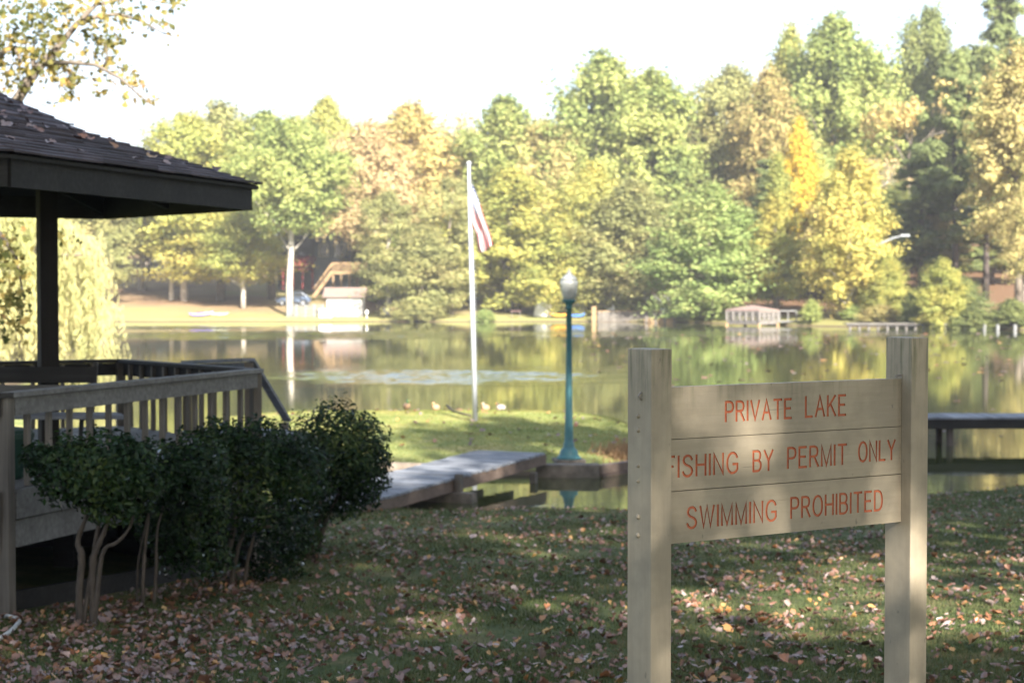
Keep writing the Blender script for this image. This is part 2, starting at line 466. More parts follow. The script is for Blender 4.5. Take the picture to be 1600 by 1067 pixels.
def ground_mat():
    m, n, l, b = nmat('ground_soil_and_turf')
    ge = n.new("ShaderNodeNewGeometry")
    sp = n.new("ShaderNodeSeparateXYZ"); l.new(ge.outputs["Position"], sp.inputs[0])
    def noise(s, d=5, rough=0.6):
        q = n.new("ShaderNodeTexNoise"); q.inputs["Scale"].default_value = s; q.inputs["Detail"].default_value = d; q.inputs["Roughness"].default_value = rough
        l.new(ge.outputs["Position"], q.inputs["Vector"]); return q
    big, mid, fine = noise(0.35), noise(2.2), noise(30)
    ga = ramp(n, [(0.3, (0.05, 0.07, 0.026)), (0.5, (0.08, 0.10, 0.038)), (0.7, (0.14, 0.125, 0.06))])
    l.new(mid.outputs["Fac"], ga.inputs["Fac"])
    gb = ramp(n, [(0.35, (0.62, 0.62, 0.6)), (0.65, (1.25, 1.2, 1.1))])
    l.new(fine.outputs["Fac"], gb.inputs["Fac"])
    mu = n.new("ShaderNodeMixRGB"); mu.blend_type = 'MULTIPLY'; mu.inputs["Fac"].default_value = 1
    l.new(ga.outputs["Color"], mu.inputs["Color1"]); l.new(gb.outputs["Color"], mu.inputs["Color2"])
    # far bank: dry straw lawn and leaf litter
    fa = ramp(n, [(0.36, (0.16, 0.095, 0.055)), (0.5, (0.25, 0.175, 0.092)), (0.62, (0.235, 0.21, 0.082))])
    l.new(noise(0.06, 6).outputs["Fac"], fa.inputs["Fac"])
    # woods floor on the right of the far bank: dark leaf litter
    wx = n.new("ShaderNodeMapRange"); wx.inputs["From Min"].default_value = 14; wx.inputs["From Max"].default_value = 22
    l.new(sp.outputs["X"], wx.inputs["Value"])
    wf = n.new("ShaderNodeMixRGB"); wf.inputs["Color2"].default_value = (0.15, 0.085, 0.045, 1)
    l.new(wx.outputs[0], wf.inputs["Fac"]); l.new(fa.outputs["Color"], wf.inputs["Color1"])
    # green strip along the far water's edge
    gz = n.new("ShaderNodeMapRange"); gz.inputs["From Min"].default_value = 0.45; gz.inputs["From Max"].default_value = 1.0
    gz.inputs["To Min"].default_value = 0.45; gz.inputs["To Max"].default_value = 0.0
    l.new(sp.outputs["Z"], gz.inputs["Value"])
    ge2 = n.new("ShaderNodeMixRGB"); ge2.inputs["Color2"].default_value = (0.26, 0.31, 0.09, 1)
    l.new(gz.outputs[0], ge2.inputs["Fac"]); l.new(wf.outputs["Color"], ge2.inputs["Color1"])
    fy = n.new("ShaderNodeMapRange"); fy.inputs["From Min"].default_value = 95; fy.inputs["From Max"].default_value = 105
    l.new(sp.outputs["Y"], fy.inputs["Value"])
    nf = n.new("ShaderNodeMixRGB")
    # island turf is coloured lighter than the near lawn, standing in for sunlight
    iy = n.new("ShaderNodeMapRange"); iy.inputs["From Min"].default_value = 30; iy.inputs["From Max"].default_value = 33
    l.new(sp.outputs["Y"], iy.inputs["Value"])
    it = n.new("ShaderNodeMixRGB")
    ir = ramp(n, [(0.32, (0.15, 0.18, 0.06)), (0.55, (0.24, 0.25, 0.085)), (0.72, (0.34, 0.29, 0.125))])
    l.new(noise(0.9, 6).outputs["Fac"], ir.inputs["Fac"])
    l.new(iy.outputs[0], it.inputs["Fac"]); l.new(mu.outputs["Color"], it.inputs["Color1"]); l.new(ir.outputs["Color"], it.inputs["Color2"])
    l.new(fy.outputs[0], nf.inputs["Fac"]); l.new(it.outputs["Color"], nf.inputs["Color1"]); l.new(ge2.outputs["Color"], nf.inputs["Color2"])
    # bare earth of the banks
    ez = n.new("ShaderNodeMapRange"); ez.inputs["From Min"].default_value = 0.05; ez.inputs["From Max"].default_value = 0.13
    ez.inputs["To Min"].default_value = 1; ez.inputs["To Max"].default_value = 0
    l.new(sp.outputs["Z"], ez.inputs["Value"])
    em = n.new("ShaderNodeMixRGB"); em.inputs["Color2"].default_value = (0.10, 0.072, 0.045, 1)
    l.new(ez.outputs[0], em.inputs["Fac"]); l.new(nf.outputs["Color"], em.inputs["Color1"])
    l.new(em.outputs["Color"], b.inputs["Base Color"])
    b.inputs["Roughness"].default_value = 0.95
    b.inputs["Specular IOR Level"].default_value = 0.15
    bp = n.new("ShaderNodeBump"); bp.inputs["Strength"].default_value = 0.5; bp.inputs["Distance"].default_value = 0.03
    l.new(fine.outputs["Fac"], bp.inputs["Height"]); l.new(bp.outputs["Normal"], b.inputs["Normal"])
    return m
ground = mesh_np('ground', np.stack([GX, GY, GZ], -1), gf, ground_mat(), smooth=True)
tag(ground, kind='structure')

def water_mat():
    m, n, l, b = nmat('lake_water')
    b.inputs["Base Color"].default_value = (0.045, 0.050, 0.018, 1)
    b.inputs["Roughness"].default_value = 0.02
    b.inputs["IOR"].default_value = 1.333
    b.inputs["Specular IOR Level"].default_value = 0.5
    ge = n.new("ShaderNodeNewGeometry")
    def noise(stretch, d):
        mp = n.new("ShaderNodeMapping"); mp.inputs["Scale"].default_value = stretch
        l.new(ge.outputs["Position"], mp.inputs["Vector"])
        q = n.new("ShaderNodeTexNoise"); q.inputs["Scale"].default_value = 1; q.inputs["Detail"].default_value = d
        l.new(mp.outputs["Vector"], q.inputs["Vector"]); return q
    w1, w2 = noise((0.5, 1.5, 1), 3), noise((1.6, 3.4, 1), 3)
    # wind patches: streaks of ruffled water lying across the lake
    def band(y0, hw, x0, hx, amp):
        sp = n.new("ShaderNodeSeparateXYZ"); l.new(ge.outputs["Position"], sp.inputs[0])
        def g(sock, c, w):
            a = n.new("ShaderNodeMath"); a.operation = 'SUBTRACT'; a.inputs[1].default_value = c; l.new(sock, a.inputs[0])
            d = n.new("ShaderNodeMath"); d.operation = 'DIVIDE'; d.inputs[1].default_value = w; l.new(a.outputs[0], d.inputs[0])
            e = n.new("ShaderNodeMath"); e.operation = 'POWER'; e.inputs[1].default_value = 2; 
            ab = n.new("ShaderNodeMath"); ab.operation = 'ABSOLUTE'; l.new(d.outputs[0], ab.inputs[0]); l.new(ab.outputs[0], e.inputs[0])
            return e
        ey, ex = g(sp.outputs["Y"], y0, hw), g(sp.outputs["X"], x0, hx)
        s = n.new("ShaderNodeMath"); s.operation = 'ADD'; l.new(ey.outputs[0], s.inputs[0]); l.new(ex.outputs[0], s.inputs[1])
        q = n.new("ShaderNodeMath"); q.operation = 'MULTIPLY'; q.inputs[1].default_value = -1; l.new(s.outputs[0], q.inputs[0])
        x = n.new("ShaderNodeMath"); x.operation = 'EXPONENT'; l.new(q.outputs[0], x.inputs[0])
        y = n.new("ShaderNodeMath"); y.operation = 'MULTIPLY'; y.inputs[1].default_value = amp; l.new(x.outputs[0], y.inputs[0])
        return y
    bands = [band(71, 5.5, -1.5, 5.5, 0.15), band(132, 5, 10, 12, 0.3)]
    s = bands[0]
    for q in bands[1:]:
        a = n.new("ShaderNodeMath"); a.operation = 'ADD'; l.new(s.outputs[0], a.inputs[0]); l.new(q.outputs[0], a.inputs[1]); s = a
    br = noise((0.12, 0.5, 1), 4)
    brr = n.new("ShaderNodeMapRange"); brr.inputs["From Min"].default_value = 0.30; brr.inputs["From Max"].default_value = 0.52
    l.new(br.outputs["Fac"], brr.inputs["Value"])
    mk = n.new("ShaderNodeMath"); mk.operation = 'MULTIPLY'; l.new(s.outputs[0], mk.inputs[0]); l.new(brr.outputs[0], mk.inputs[1])
    b1 = n.new("ShaderNodeBump"); b1.inputs["Distance"].default_value = 0.02; b1.inputs["Strength"].default_value = 0.05
    l.new(w1.outputs["Fac"], b1.inputs["Height"])
    st = n.new("ShaderNodeMath"); st.operation = 'MULTIPLY_ADD'; st.inputs[1].default_value = 1.0; st.inputs[2].default_value = 0.006
    l.new(mk.outputs[0], st.inputs[0])
    b2 = n.new("ShaderNodeBump"); b2.inputs["Distance"].default_value = 0.3
    l.new(st.outputs[0], b2.inputs["Strength"]); l.new(w2.outputs["Fac"], b2.inputs["Height"]); l.new(b1.outputs["Normal"], b2.inputs["Normal"])
    l.new(b2.outputs["Normal"], b.inputs["Normal"])
    ro = n.new("ShaderNodeMath"); ro.operation = 'MULTIPLY_ADD'; ro.inputs[1].default_value = 0.3; ro.inputs[2].default_value = 0.02
    l.new(mk.outputs[0], ro.inputs[0]); l.new(ro.outputs[0], b.inputs["Roughness"])
    return m
water = mesh_np('water', [(-900, 20, 0), (900, 20, 0), (900, 190, 0), (-900, 190, 0)], [(0, 1, 2, 3)], water_mat())
tag(water, kind='structure')
def wind_patch(x0, hx, y0, hy, step, slope, seed):
    """a cat's-paw: the lake surface itself, ruffled into short wavelets that die out towards the rim"""
    g = np.random.default_rng(seed)
    xs, ys = np.arange(x0 - hx, x0 + hx, step * 1.6), np.arange(y0 - hy, y0 + hy, step)
    X, Y = np.meshgrid(xs, ys)
    h = np.zeros_like(X)
    for _ in range(26):
        lam = g.uniform(3.2, 8) * step
        a = g.normal(-1.57, .55)
        k = 2 * np.pi / lam
        h += np.sin(k * (X * math.cos(a) + Y * math.sin(a)) + g.random() * 6.28) / k
    r = ((X - x0) / hx) ** 2 + ((Y - y0) / hy) ** 2
    n1 = np.sin(X * .7 + 2 * np.sin(Y * .35 + seed)) * np.sin(Y * .9 + X * .13)
    n2 = np.sin(Y * 2.3 + 1.5 * np.sin(X * .45)) * np.sin(Y * .8 - X * .21 + seed)
    amp = np.clip(1.2 - r * 1.25 + .35 * n1 + .35 * n2, 0, 1) * np.clip((1 - r) * 1.6, 0, 1)
    h = h * amp * slope / 3.6
    v = np.stack([X, Y, h + .004 + .02 * amp], -1).reshape(-1, 3)
    a, b = X.shape
    ii = np.arange(a * b).reshape(a, b)
    f = np.stack([ii[:-1, :-1], ii[:-1, 1:], ii[1:, 1:], ii[1:, :-1]], -1).reshape(-1, 4)
    keep = (amp.ravel()[f] > 0).any(1)
    m, n, l, bs = nmat('ruffled_water')
    bs.inputs["Base Color"].default_value = (0.045, 0.050, 0.018, 1)
    bs.inputs["Roughness"].default_value = .08
    bs.inputs["IOR"].default_value = 1.333
    tag(mesh_np('water', v, f[keep], m, smooth=True), kind='structure')
wind_patch(-2.4, 8.5, 69.5, 7.0, .10, .12, 1)
wind_patch(-17, 17, 128, 14, .2, .09, 2)
wind_patch(-30, 10, 150, 8, .25, .08, 3)

# ------------------------------------------------------------------ leaf scattering
def norm(a): return a / np.maximum(np.linalg.norm(a, axis=1, keepdims=True), 1e-9)
def frames(nrm, spin):
    nrm = norm(nrm)
    ref = np.where(np.abs(nrm[:, 2:3]) < 0.9, np.array([[0, 0, 1.0]]), np.array([[1.0, 0, 0]]))
    a = norm(np.cross(ref, nrm)); b = np.cross(nrm, a)
    c, s = np.cos(spin)[:, None], np.sin(spin)[:, None]
    return a * c + b * s, -a * s + b * c, nrm
def scatter(tv, tf, pos, nrm, spin, sc):
    tv = np.asarray(tv, float); tf = np.asarray(tf, int)
    x, y, z = frames(nrm, spin)
    sc = sc if sc.ndim == 2 else np.repeat(sc[:, None], 3, 1)
    v = pos[:, None, :] + tv[None, :, 0:1] * (x * sc[:, 0:1])[:, None, :] + tv[None, :, 1:2] * (y * sc[:, 1:2])[:, None, :] + tv[None, :, 2:3] * (z * sc[:, 2:3])[:, None, :]
    f = tf[None] + (np.arange(len(pos)) * len(tv))[:, None, None]
    return v.reshape(-1, 3), f.reshape(-1, tf.shape[1])
QUAD = ([(-.5, -.35, 0), (.5, -.5, .12), (.42, .5, -.06), (-.4, .38, .14)], [(0, 1, 2, 3)])
OVATE = ([(0, -.5, 0), (.22, -.15, .06), (.2, .2, .06), (0, .52, -.05), (-.2, .2, .06), (-.22, -.15, .06)], [(0, 1, 2, 3), (0, 3, 4, 5)])
_mp = [(0, -.55), (.07, -.2), (.42, -.28), (.28, -.02), (.5, .2), (.2, .18), (.16, .34), (0, .6), (-.16, .34), (-.2, .18), (-.5, .2), (-.28, -.02), (-.42, -.28), (-.07, -.2)]
MAPLE = ([(0, 0, .0)] + [(x, y, 0.18 * (x * x + y * y) ** .5 * (1 if i % 2 else -.6)) for i, (x, y) in enumerate(_mp)],
         [(0, 1 + i, 1 + (i + 1) % len(_mp)) for i in range(len(_mp))])
_fat = [(0, 0)] + [(x * (1.55 if math.hypot(x, y) < .42 else .95), y * (1.55 if math.hypot(x, y) < .42 else .95)) for x, y in _mp]
CURL = ([(x, y, abs(x) * .5 + .25 * y * y + .05 * math.sin(9 * x + 5 * y)) for x, y in _fat], MAPLE[1])
BLADE = ([(-.5, 0, 0), (.5, 0, 0), (.15, .35, 1.0)], [(0, 1, 2)])

# ------------------------------------------------------------------ tree templates (unit: 20 m tall, 5 m crown radius, scaled per tree)
TEMPL = {}
def limbs(mb, base_r, H, fork, targets, g):
    pts = [V3((0, 0, -0.4)), V3((0.05, 0.02, 0.15 * H)), V3((g.normal(0, .12), g.normal(0, .12), 0.35 * H)), V3((g.normal(0, .25), g.normal(0, .25), 0.6 * H)), V3((g.normal(0, .4), g.normal(0, .4), 0.9 * H))]
    mb.tube(pts, [base_r * 1.25, base_r, base_r * .8, base_r * .5, base_r * .1], 8)
    for t in targets:
        t = V3(t)
        z0 = min(max(fork * H * .55, t.z - math.hypot(t.x, t.y) * 0.95), 0.85 * H)
        k = z0 / (0.9 * H)
        a = V3((pts[2].x * k, pts[2].y * k, z0))
        mid = a.lerp(t, .5) + V3((0, 0, -0.06 * (t - a).length))
        r = base_r * (0.42 - 0.25 * k)
        mb.tube([a, mid, t], [r, r * .65, r * .2], 5)
def broad(key, seed, H=20.0, Rr=5.0, base=0.3, nclump=60, per=85, leaf=0.46, peak=0.45, power=2.0, droop=0.0, trunk_r=0.28, rc=(0.2, 0.34)):
    nclump, per, leaf, rc = int(nclump * 3.4), int(per * 1.75), leaf * 0.42, (rc[0] * .5, rc[1] * .85)
    g = np.random.default_rng(seed)
    t = g.random(nclump) ** 0.9
    prof = np.clip(1 - np.abs((t - peak) / np.where(t > peak, 1.02 - peak, peak + .35)) ** power, 0.08, 1)
    ang = g.random(nclump) * 2 * np.pi
    rad = Rr * prof * (0.35 + 0.65 * np.sqrt(g.random(nclump))) * g.uniform(0.55, 1.2, nclump) * 0.9
    z = H * (base + (0.95 - base) * t)
    z = z - droop * rad
    c = np.stack([rad * np.cos(ang), rad * np.sin(ang), z], 1)
    rcs = Rr * g.uniform(rc[0], rc[1], nclump) * np.where(t > .85, .75, 1)
    n_each = per
    ci = np.repeat(np.arange(nclump), n_each)
    d = norm(g.normal(size=(len(ci), 3)))
    rr = rcs[ci] * (g.random(len(ci)) ** 0.5) * (1 + .32 * np.abs(g.normal(size=len(ci))))
    stretch = norm(np.stack([c[:, 0], c[:, 1], (c[:, 2] - H * (base + .2)) * .5 + 1e-3], 1) + g.normal(0, .8, c.shape))[ci]
    along = (d * stretch).sum(1, keepdims=True) * stretch
    off = (d * .8 + along * g.uniform(.2, 1.3, len(ci))[:, None]) * rr[:, None]
    pos = c[ci] + off
    outw = pos - np.array([0, 0, H * (base + .3)])
    nr = d * 0.8 + norm(outw) * 0.5 + np.array([0, 0, .45]) + g.normal(size=d.shape) * 0.55
    v, f = scatter(*QUAD, pos, nr, g.random(len(ci)) * 6.28, leaf * g.uniform(.45, 1.6, len(ci)))
    mb = MB()
    limbs(mb, trunk_r, H, base * 0.85, c[g.permutation(nclump)[:16]], g)
    TEMPL[key] = (v, f, mb, H, Rr)
def pine(key, seed, H=24.0, Rr=3.6, base=0.3, levels=17):
    g = np.random.default_rng(seed)
    mb = MB()
    top = V3((g.normal(0, .3), g.normal(0, .3), H))
    mb.tube([V3((0, 0, -.4)), V3((0, 0, H * .3)), top * .65, top], [.34, .27, .17, .03], 8)
    P_, N_ = [], []
    for i in range(levels):
        t = i / (levels - 1)
        z = H * (base + (0.98 - base) * t)
        L = Rr * (1 - t) ** 0.75 * g.uniform(.7, 1.15) + .5
        for k in range(g.integers(4, 6)):
            a = g.random() * 6.28
            e = V3((math.cos(a) * L, math.sin(a) * L, z + L * g.uniform(-.12, .28)))
            s = V3((0, 0, z))
            mb.tube([s, s.lerp(e, .5) + V3((0, 0, -.06 * L)), e], [.07, .045, .015], 4)
            for q in np.linspace(.3, 1.0, max(2, int(L * 1.8))):
                c = np.array(s.lerp(e, q)) + g.normal(0, .28, 3)
                m_ = 60
                dd = norm(g.normal(size=(m_, 3)))
                P_.append(c + dd * (g.random((m_, 1)) ** .5) * np.array([.8, .8, .68]) * (.6 + .3 * L / Rr)); N_.append(dd + np.array([0, 0, .5]))
    pos, nr = np.concatenate(P_), np.concatenate(N_)
    sc = np.stack([np.full(len(pos), .13), g.uniform(.4, .75, len(pos)), np.full(len(pos), .3)], 1)
    v, f = scatter(*QUAD, pos, nr, g.random(len(pos)) * 6.28, sc)
    TEMPL[key] = (v, f, mb, H, Rr)
def twiggy(key, seed, H=20.0, Rr=4.0, nleaf=500):
    g = np.random.default_rng(seed)
    mb = MB(); tips = []
    def grow(p, d, L, r, depth):
        e = p + d * L
        mb.tube([p, p.lerp(e, .5) + V3(g.normal(0, .05 * L, 3)), e], [r, r * .8, r * .6], 5 if depth > 2 else 3, cap=False)
        tips.append(e)
        if depth == 0: return
        for _ in range(3 if depth > 1 else 4):
            nd = (d + V3(g.normal(0, .42, 3)) + V3((0, 0, .1))).normalized()
            grow(p.lerp(e, g.uniform(.6, 1)), nd, L * g.uniform(.6, .8), r * .55, depth - 1)
    mb.tube([V3((0, 0, -.4)), V3((0, 0, H * .35))], [.26, .2], 7)
    grow(V3((0, 0, H * .35)), V3((0, 0, 1)), H * .23, .17, 5)
    T = np.array([tuple(t) for t in tips])
    pos = T[g.integers(len(T) // 5, len(T), nleaf)] + g.normal(0, .3, (nleaf, 3))
    v, f = scatter(*QUAD, pos, g.normal(size=(nleaf, 3)), g.random(nleaf) * 6.28, g.uniform(.2, .4, nleaf))
    TEMPL[key] = (v, f, mb, H, Rr)
broad('round_a', 1)
broad('high_a', 15, base=.44, nclump=58, per=85, peak=.42, power=2.4)
broad('high_b', 16, base=.42, nclump=58, per=85, peak=.5, power=2.6)
broad('high_crown', 17, base=.66, Rr=4.2, nclump=40, per=60)
broad('round_b', 2, nclump=70, per=75, base=0.22, peak=0.4)
broad('round_c', 3, nclump=52, per=90, base=0.35, peak=0.5, power=2.6)
broad('tall_a', 4, Rr=4.0, base=0.28, nclump=64, per=80, peak=0.5, power=2.4)
broad('tall_b', 5, Rr=4.2, base=0.2, nclump=60, per=80, peak=0.35, power=1.7)
broad('open_a', 6, nclump=44, per=70, base=0.3, peak=0.55, rc=(.15, .26), leaf=.42)
broad('open_b', 8, nclump=46, per=60, base=0.25, peak=0.5, rc=(.14, .25), leaf=.4)
broad('low_a', 9, nclump=80, per=85, base=0.04, peak=0.32, power=1.9)
broad('low_b', 10, nclump=72, per=85, base=0.05, peak=0.4, power=2.4, Rr=4.6)
broad('cone_a', 11, nclump=70, per=70, base=0.12, peak=0.12, power=1.1, Rr=3.4, rc=(.18, .3), leaf=.36, droop=.25)
broad('big_oak', 12, H=20, Rr=7.0, base=.34, nclump=95, per=60, leaf=.5, peak=.5, power=2.2, trunk_r=.35)
broad('shrub', 13, H=20, Rr=9.0, base=.02, nclump=60, per=70, leaf=1.1, peak=.35, power=2.2, trunk_r=.5)
broad('shade_tree', 14, H=20, Rr=7.0, base=.34, nclump=22, per=62, leaf=.8, peak=.5, power=2.2, trunk_r=.35, rc=(.16, .30))
pine('pine_a', 21)
pine('pine_b', 22, base=.42, Rr=4.0, levels=14)
pine('pine_c', 23, base=.2, Rr=3.2, levels=19)
twiggy('twig_a', 31); twiggy('twig_b', 32, nleaf=1300)

LM = {
    'green': leafmat('leaf_green', [(0.192, 0.242, 0.082), (0.275, 0.321, 0.103), (0.358, 0.391, 0.125), (0.456, 0.443, 0.151)]),
    'bright': leafmat('leaf_bright_green', [(0.216, 0.294, 0.095), (0.291, 0.373, 0.121), (0.365, 0.425, 0.151), (0.449, 0.434, 0.168)]),
    'olive': leafmat('leaf_olive', [(0.233, 0.242, 0.099), (0.316, 0.321, 0.129), (0.398, 0.381, 0.151), (0.465, 0.399, 0.176)]),
    'ygreen': leafmat('leaf_yellow_green', [(0.249, 0.286, 0.087), (0.365, 0.381, 0.112), (0.465, 0.443, 0.125), (0.547, 0.460, 0.125)]),
    'yellow': leafmat('leaf_yellow', [(0.365, 0.365, 0.103), (0.498, 0.452, 0.125), (0.581, 0.504, 0.142), (0.581, 0.452, 0.134)]),
    'gold': leafmat('leaf_gold', [(0.523, 0.391, 0.069), (0.647, 0.478, 0.069), (0.680, 0.504, 0.082)]),
    'tan': leafmat('leaf_tan', [(0.307, 0.303, 0.112), (0.423, 0.373, 0.142), (0.514, 0.417, 0.176), (0.514, 0.443, 0.203)]),
    'pink': leafmat('leaf_pinkish', [(0.333, 0.312, 0.125), (0.481, 0.373, 0.186), (0.547, 0.399, 0.220), (0.514, 0.434, 0.211)]),
    'orange': leafmat('leaf_orange', [(0.365, 0.347, 0.116), (0.514, 0.417, 0.151), (0.581, 0.434, 0.186), (0.531, 0.460, 0.168)]),
    'rust': leafmat('leaf_rust', [(0.265, 0.268, 0.095), (0.374, 0.312, 0.125), (0.449, 0.338, 0.142), (0.398, 0.381, 0.142)]),
    'pine': leafmat('needle_green', [(0.139, 0.172, 0.070), (0.189, 0.227, 0.087), (0.260, 0.286, 0.103)], 0.3),
    'dkgreen': leafmat('leaf_dark_green', [(0.151, 0.181, 0.070), (0.206, 0.235, 0.082), (0.277, 0.286, 0.103)], 0.35),
    'willow': leafmat('leaf_willow', [(0.349, 0.355, 0.142), (0.481, 0.452, 0.203), (0.547, 0.478, 0.245)], 0.4),
}
_made = {}
def tree(px, ytop, d, wpx, key, leaf, label, bark='bark', group=None, name='tree', zbase=None, pos=None, rot=None):
    v, f, mb, H0, R0 = TEMPL[key]
    if pos is None:
        x = (px - CX) / FPX * d
        pos = (x, d)
        ztop = CAMZ + (447 - ytop) / FPX * d
    else:
        ztop = ytop
    zg = hz(*pos)
    root = empty(name, (pos[0], pos[1], zg), label, 'tree' if 'shrub' not in name else 'shrub', group)
    sz = (ztop - zg) / (H0 * 0.98)
    sx = (wpx * 1.12 / FPX * d / 2) / R0
    root.scale = (sx, sx, sz)
    root.rotation_euler = (0, 0, random.random() * 6.28 if rot is None else rot)
    if key not in _made:
        c = mesh_np('crown', v, f, LM[leaf], local=True)
        t = mb.build('trunk', M[bark], smooth=True)
        _made[key] = (c.data, t.data)
    else:
        c = bpy.data.objects.new('crown', _made[key][0]); col.objects.link(c)
        t = bpy.data.objects.new('trunk', _made[key][1]); col.objects.link(t)
    c.parent = root; t.parent = root
    for o, m in ((c, LM[leaf]), (t, M[bark])):
        o.material_slots[0].link = 'OBJECT'
        o.material_slots[0].material = m
    return root

# ------------------------------------------------------------------ trees across the lake
W_BACK = 'trees of the far wood behind the shore trees'
T = [
 # px, ytop, d, wpx, template, leaf, bark, label
 (288, 178, 196, 165, 'round_c', 'ygreen', 'pale_bark', 'tall yellow-green tree with pale trunk rising just beyond the gazebo roof tip'),
 (345, 165, 205, 190, 'round_a', 'olive', 'bark', 'olive green round-topped tree rising above the yellow tree by the kayaks'),
 (345, 318, 197, 200, 'round_b', 'yellow', 'bark', 'broad low yellow tree shading the brown slope above the purple kayak'),
 (380, 326, 189, 120, 'round_a', 'ygreen', 'pale_bark', 'small yellow-green tree on a slender pale trunk beside the broad yellow tree'),
 (425, 178, 200, 190, 'high_b', 'green', 'bark', 'green tree between the olive round-topped tree and the big pale-trunked tree'),
 (453, 190, 181, 165, 'high_a', 'green', 'pale_bark', 'large green tree with a thick pale trunk in front of the car'),
 (510, 155, 222, 100, 'tall_a', 'ygreen', 'bark', 'tall pointed yellow-green tree topping the wood behind the blue house'),
 (548, 230, 215, 95, 'open_a', 'olive', 'bark', 'thin olive tree with leaning trunk standing over the wooden stairs'),
 (575, 193, 198, 150, 'round_c', 'pink', 'bark', 'pinkish orange tree above the white shed'),
 (640, 165, 206, 190, 'round_a', 'orange', 'bark', 'orange-tinged yellow tree between the pinkish tree and the flagpole'),
 (607, 300, 183, 130, 'open_a', 'olive', 'pale_bark', 'olive tree on a straight pale trunk just past the white shed'),
 (705, 275, 182, 130, 'open_b', 'olive', 'bark', 'airy grey-green tree on the lawn directly beside the white flagpole'),
 (660, 350, 180, 140, 'low_a', 'olive', 'bark', 'low bushy olive tree drooping to the water past the white shed'),
 (703, 162, 220, 90, 'twig_a', 'pink', 'bark', 'nearly bare tree with pinkish twigs against the sky by the flagpole top'),
 (790, 153, 205, 200, 'round_b', 'green', 'bark', 'green tree whose top stands just beyond the flagpole top'),
 (795, 262, 186, 200, 'low_b', 'ygreen', 'bark', 'spreading yellow-green tree behind the hanging flag'),
 (852, 190, 202, 130, 'round_c', 'tan', 'bark', 'tan-leaved tree between two green trees above the lamp post'),
 (945, 88, 204, 210, 'round_a', 'green', 'bark', 'tallest green tree above the lamp post, highest of the middle of the wood'),
 (1020, 112, 200, 150, 'tall_a', 'green', 'bark', 'narrow green tree beside the tallest middle tree, next to the sky gap'),
 (925, 255, 187, 140, 'round_b', 'ygreen', 'bark', 'yellow-green tree right behind the lamp globe'),
 (880, 340, 182, 130, 'low_a', 'ygreen', 'bark', 'yellow-green low tree overhanging the yellow canoe'),
 (985, 285, 181, 190, 'low_a', 'olive', 'bark', 'olive-tan low tree over the timber bulkhead'),
 (1085, 128, 222, 80, 'twig_b', 'olive', 'bark', 'sparse twiggy tree in the sky gap behind the bright green tree'),
 (1110, 292, 171, 190, 'low_a', 'bright', 'bark', 'bright green full tree leaning over the water by the white dock house'),
 (1140, 105, 205, 150, 'round_c', 'olive', 'bark', 'olive tree at the edge of the sky gap, before the tall wood begins'),
 (1200, 112, 196, 140, 'round_b', 'rust', 'bark', 'rust-brown tree between the olive tree and the tall green crown'),
 (1232, 45, 212, 120, 'tall_b', 'ygreen', 'bark', 'yellow-green tree top beside the broadest tall green crown'),
 (1305, 30, 204, 195, 'round_a', 'green', 'bark', 'broadest tall green crown of the wood, above the golden tree'),
 (1247, 190, 181, 80, 'tall_b', 'gold', 'bark', 'slim deep-gold tree behind the bald cypress'),
 (1213, 240, 170, 105, 'cone_a', 'ygreen', 'bark', 'conical yellow-green bald cypress beside the white dock house'),
 (1262, 232, 184, 100, 'round_c', 'bright', 'bark', 'fresh green tree between the slim gold tree and the golden tree at the water'),
 (1328, 235, 159, 130, 'low_b', 'yellow', 'pale_bark', 'tall golden yellow tree reaching down to the water by the light pole'),
 (1385, 395, 156, 70, 'low_a', 'ygreen', 'bark', 'small yellowing tree with low branches just past the light pole'),
 (1418, 108, 190, 110, 'twig_b', 'orange', 'bark', 'half-bare tree with orange leaves between the golden tree and the pines'),
 (1352, 235, 186, 100, 'twig_a', 'pink', 'pale_bark', 'bare-limbed grey tree with few pinkish leaves behind the golden tree'),
 (1447, 14, 206, 120, 'round_c', 'dkgreen', 'bark', 'tall dark green round crown between the broad green crown and the pines'),
 (1492, 92, 168, 130, 'pine_b', 'pine', 'dark_bark', 'tall dark pine with clear trunk above the orange-yellow young tree'),
 (1440, 235, 172, 110, 'pine_c', 'pine', 'dark_bark', 'shorter bushy pine behind the light pole arm'),
 (1570, -25, 190, 150, 'pine_a', 'pine', 'dark_bark', 'highest pine, cut by the top edge of the picture'),
 (1540, 250, 165, 120, 'pine_b', 'dkgreen', 'dark_bark', 'pine with drooping dark boughs beside the tan shore tree'),
 (1592, 78, 152, 150, 'tall_a', 'tan', 'bark', 'tall tan and yellow tree at the very edge of the picture'),
 (1600, 300, 147, 80, 'round_c', 'tan', 'bark', 'low tan tree overhanging the piling posts at the edge of the picture'),
 (1472, 405, 147, 80, 'low_b', 'ygreen', 'bark', 'young yellow-green tree turning orange at the water by the piling posts'),
 (1500, 432, 149, 85, 'low_a', 'pine', 'bark', 'small soft green pine beside the young yellow-green tree'),
 # beyond the gazebo
 (20, 290, 205, 160, 'round_b', 'olive', 'bark', 'olive tree seen under the roof behind the gazebo post'),
 (120, 300, 200, 130, 'round_c', 'tan', 'bark', 'tan tree seen under the gazebo roof behind the willow'),
 (160, 285, 192, 110, 'tall_b', 'olive', 'pale_bark', 'grey-green tree with pale trunk beside the willow'),
 (222, 262, 210, 120, 'tall_a', 'olive', 'pale_bark', 'olive tree with a pale trunk in front of the small red house'),
 (268, 242, 197, 100, 'open_a', 'ygreen', 'pale_bark', 'yellow-green tree with thick pale trunk on the straw lawn'),
]
for px, yt, d, w, key, leaf, bark, lab in T:
    tree(px, yt, d, w, key, leaf, lab, bark)
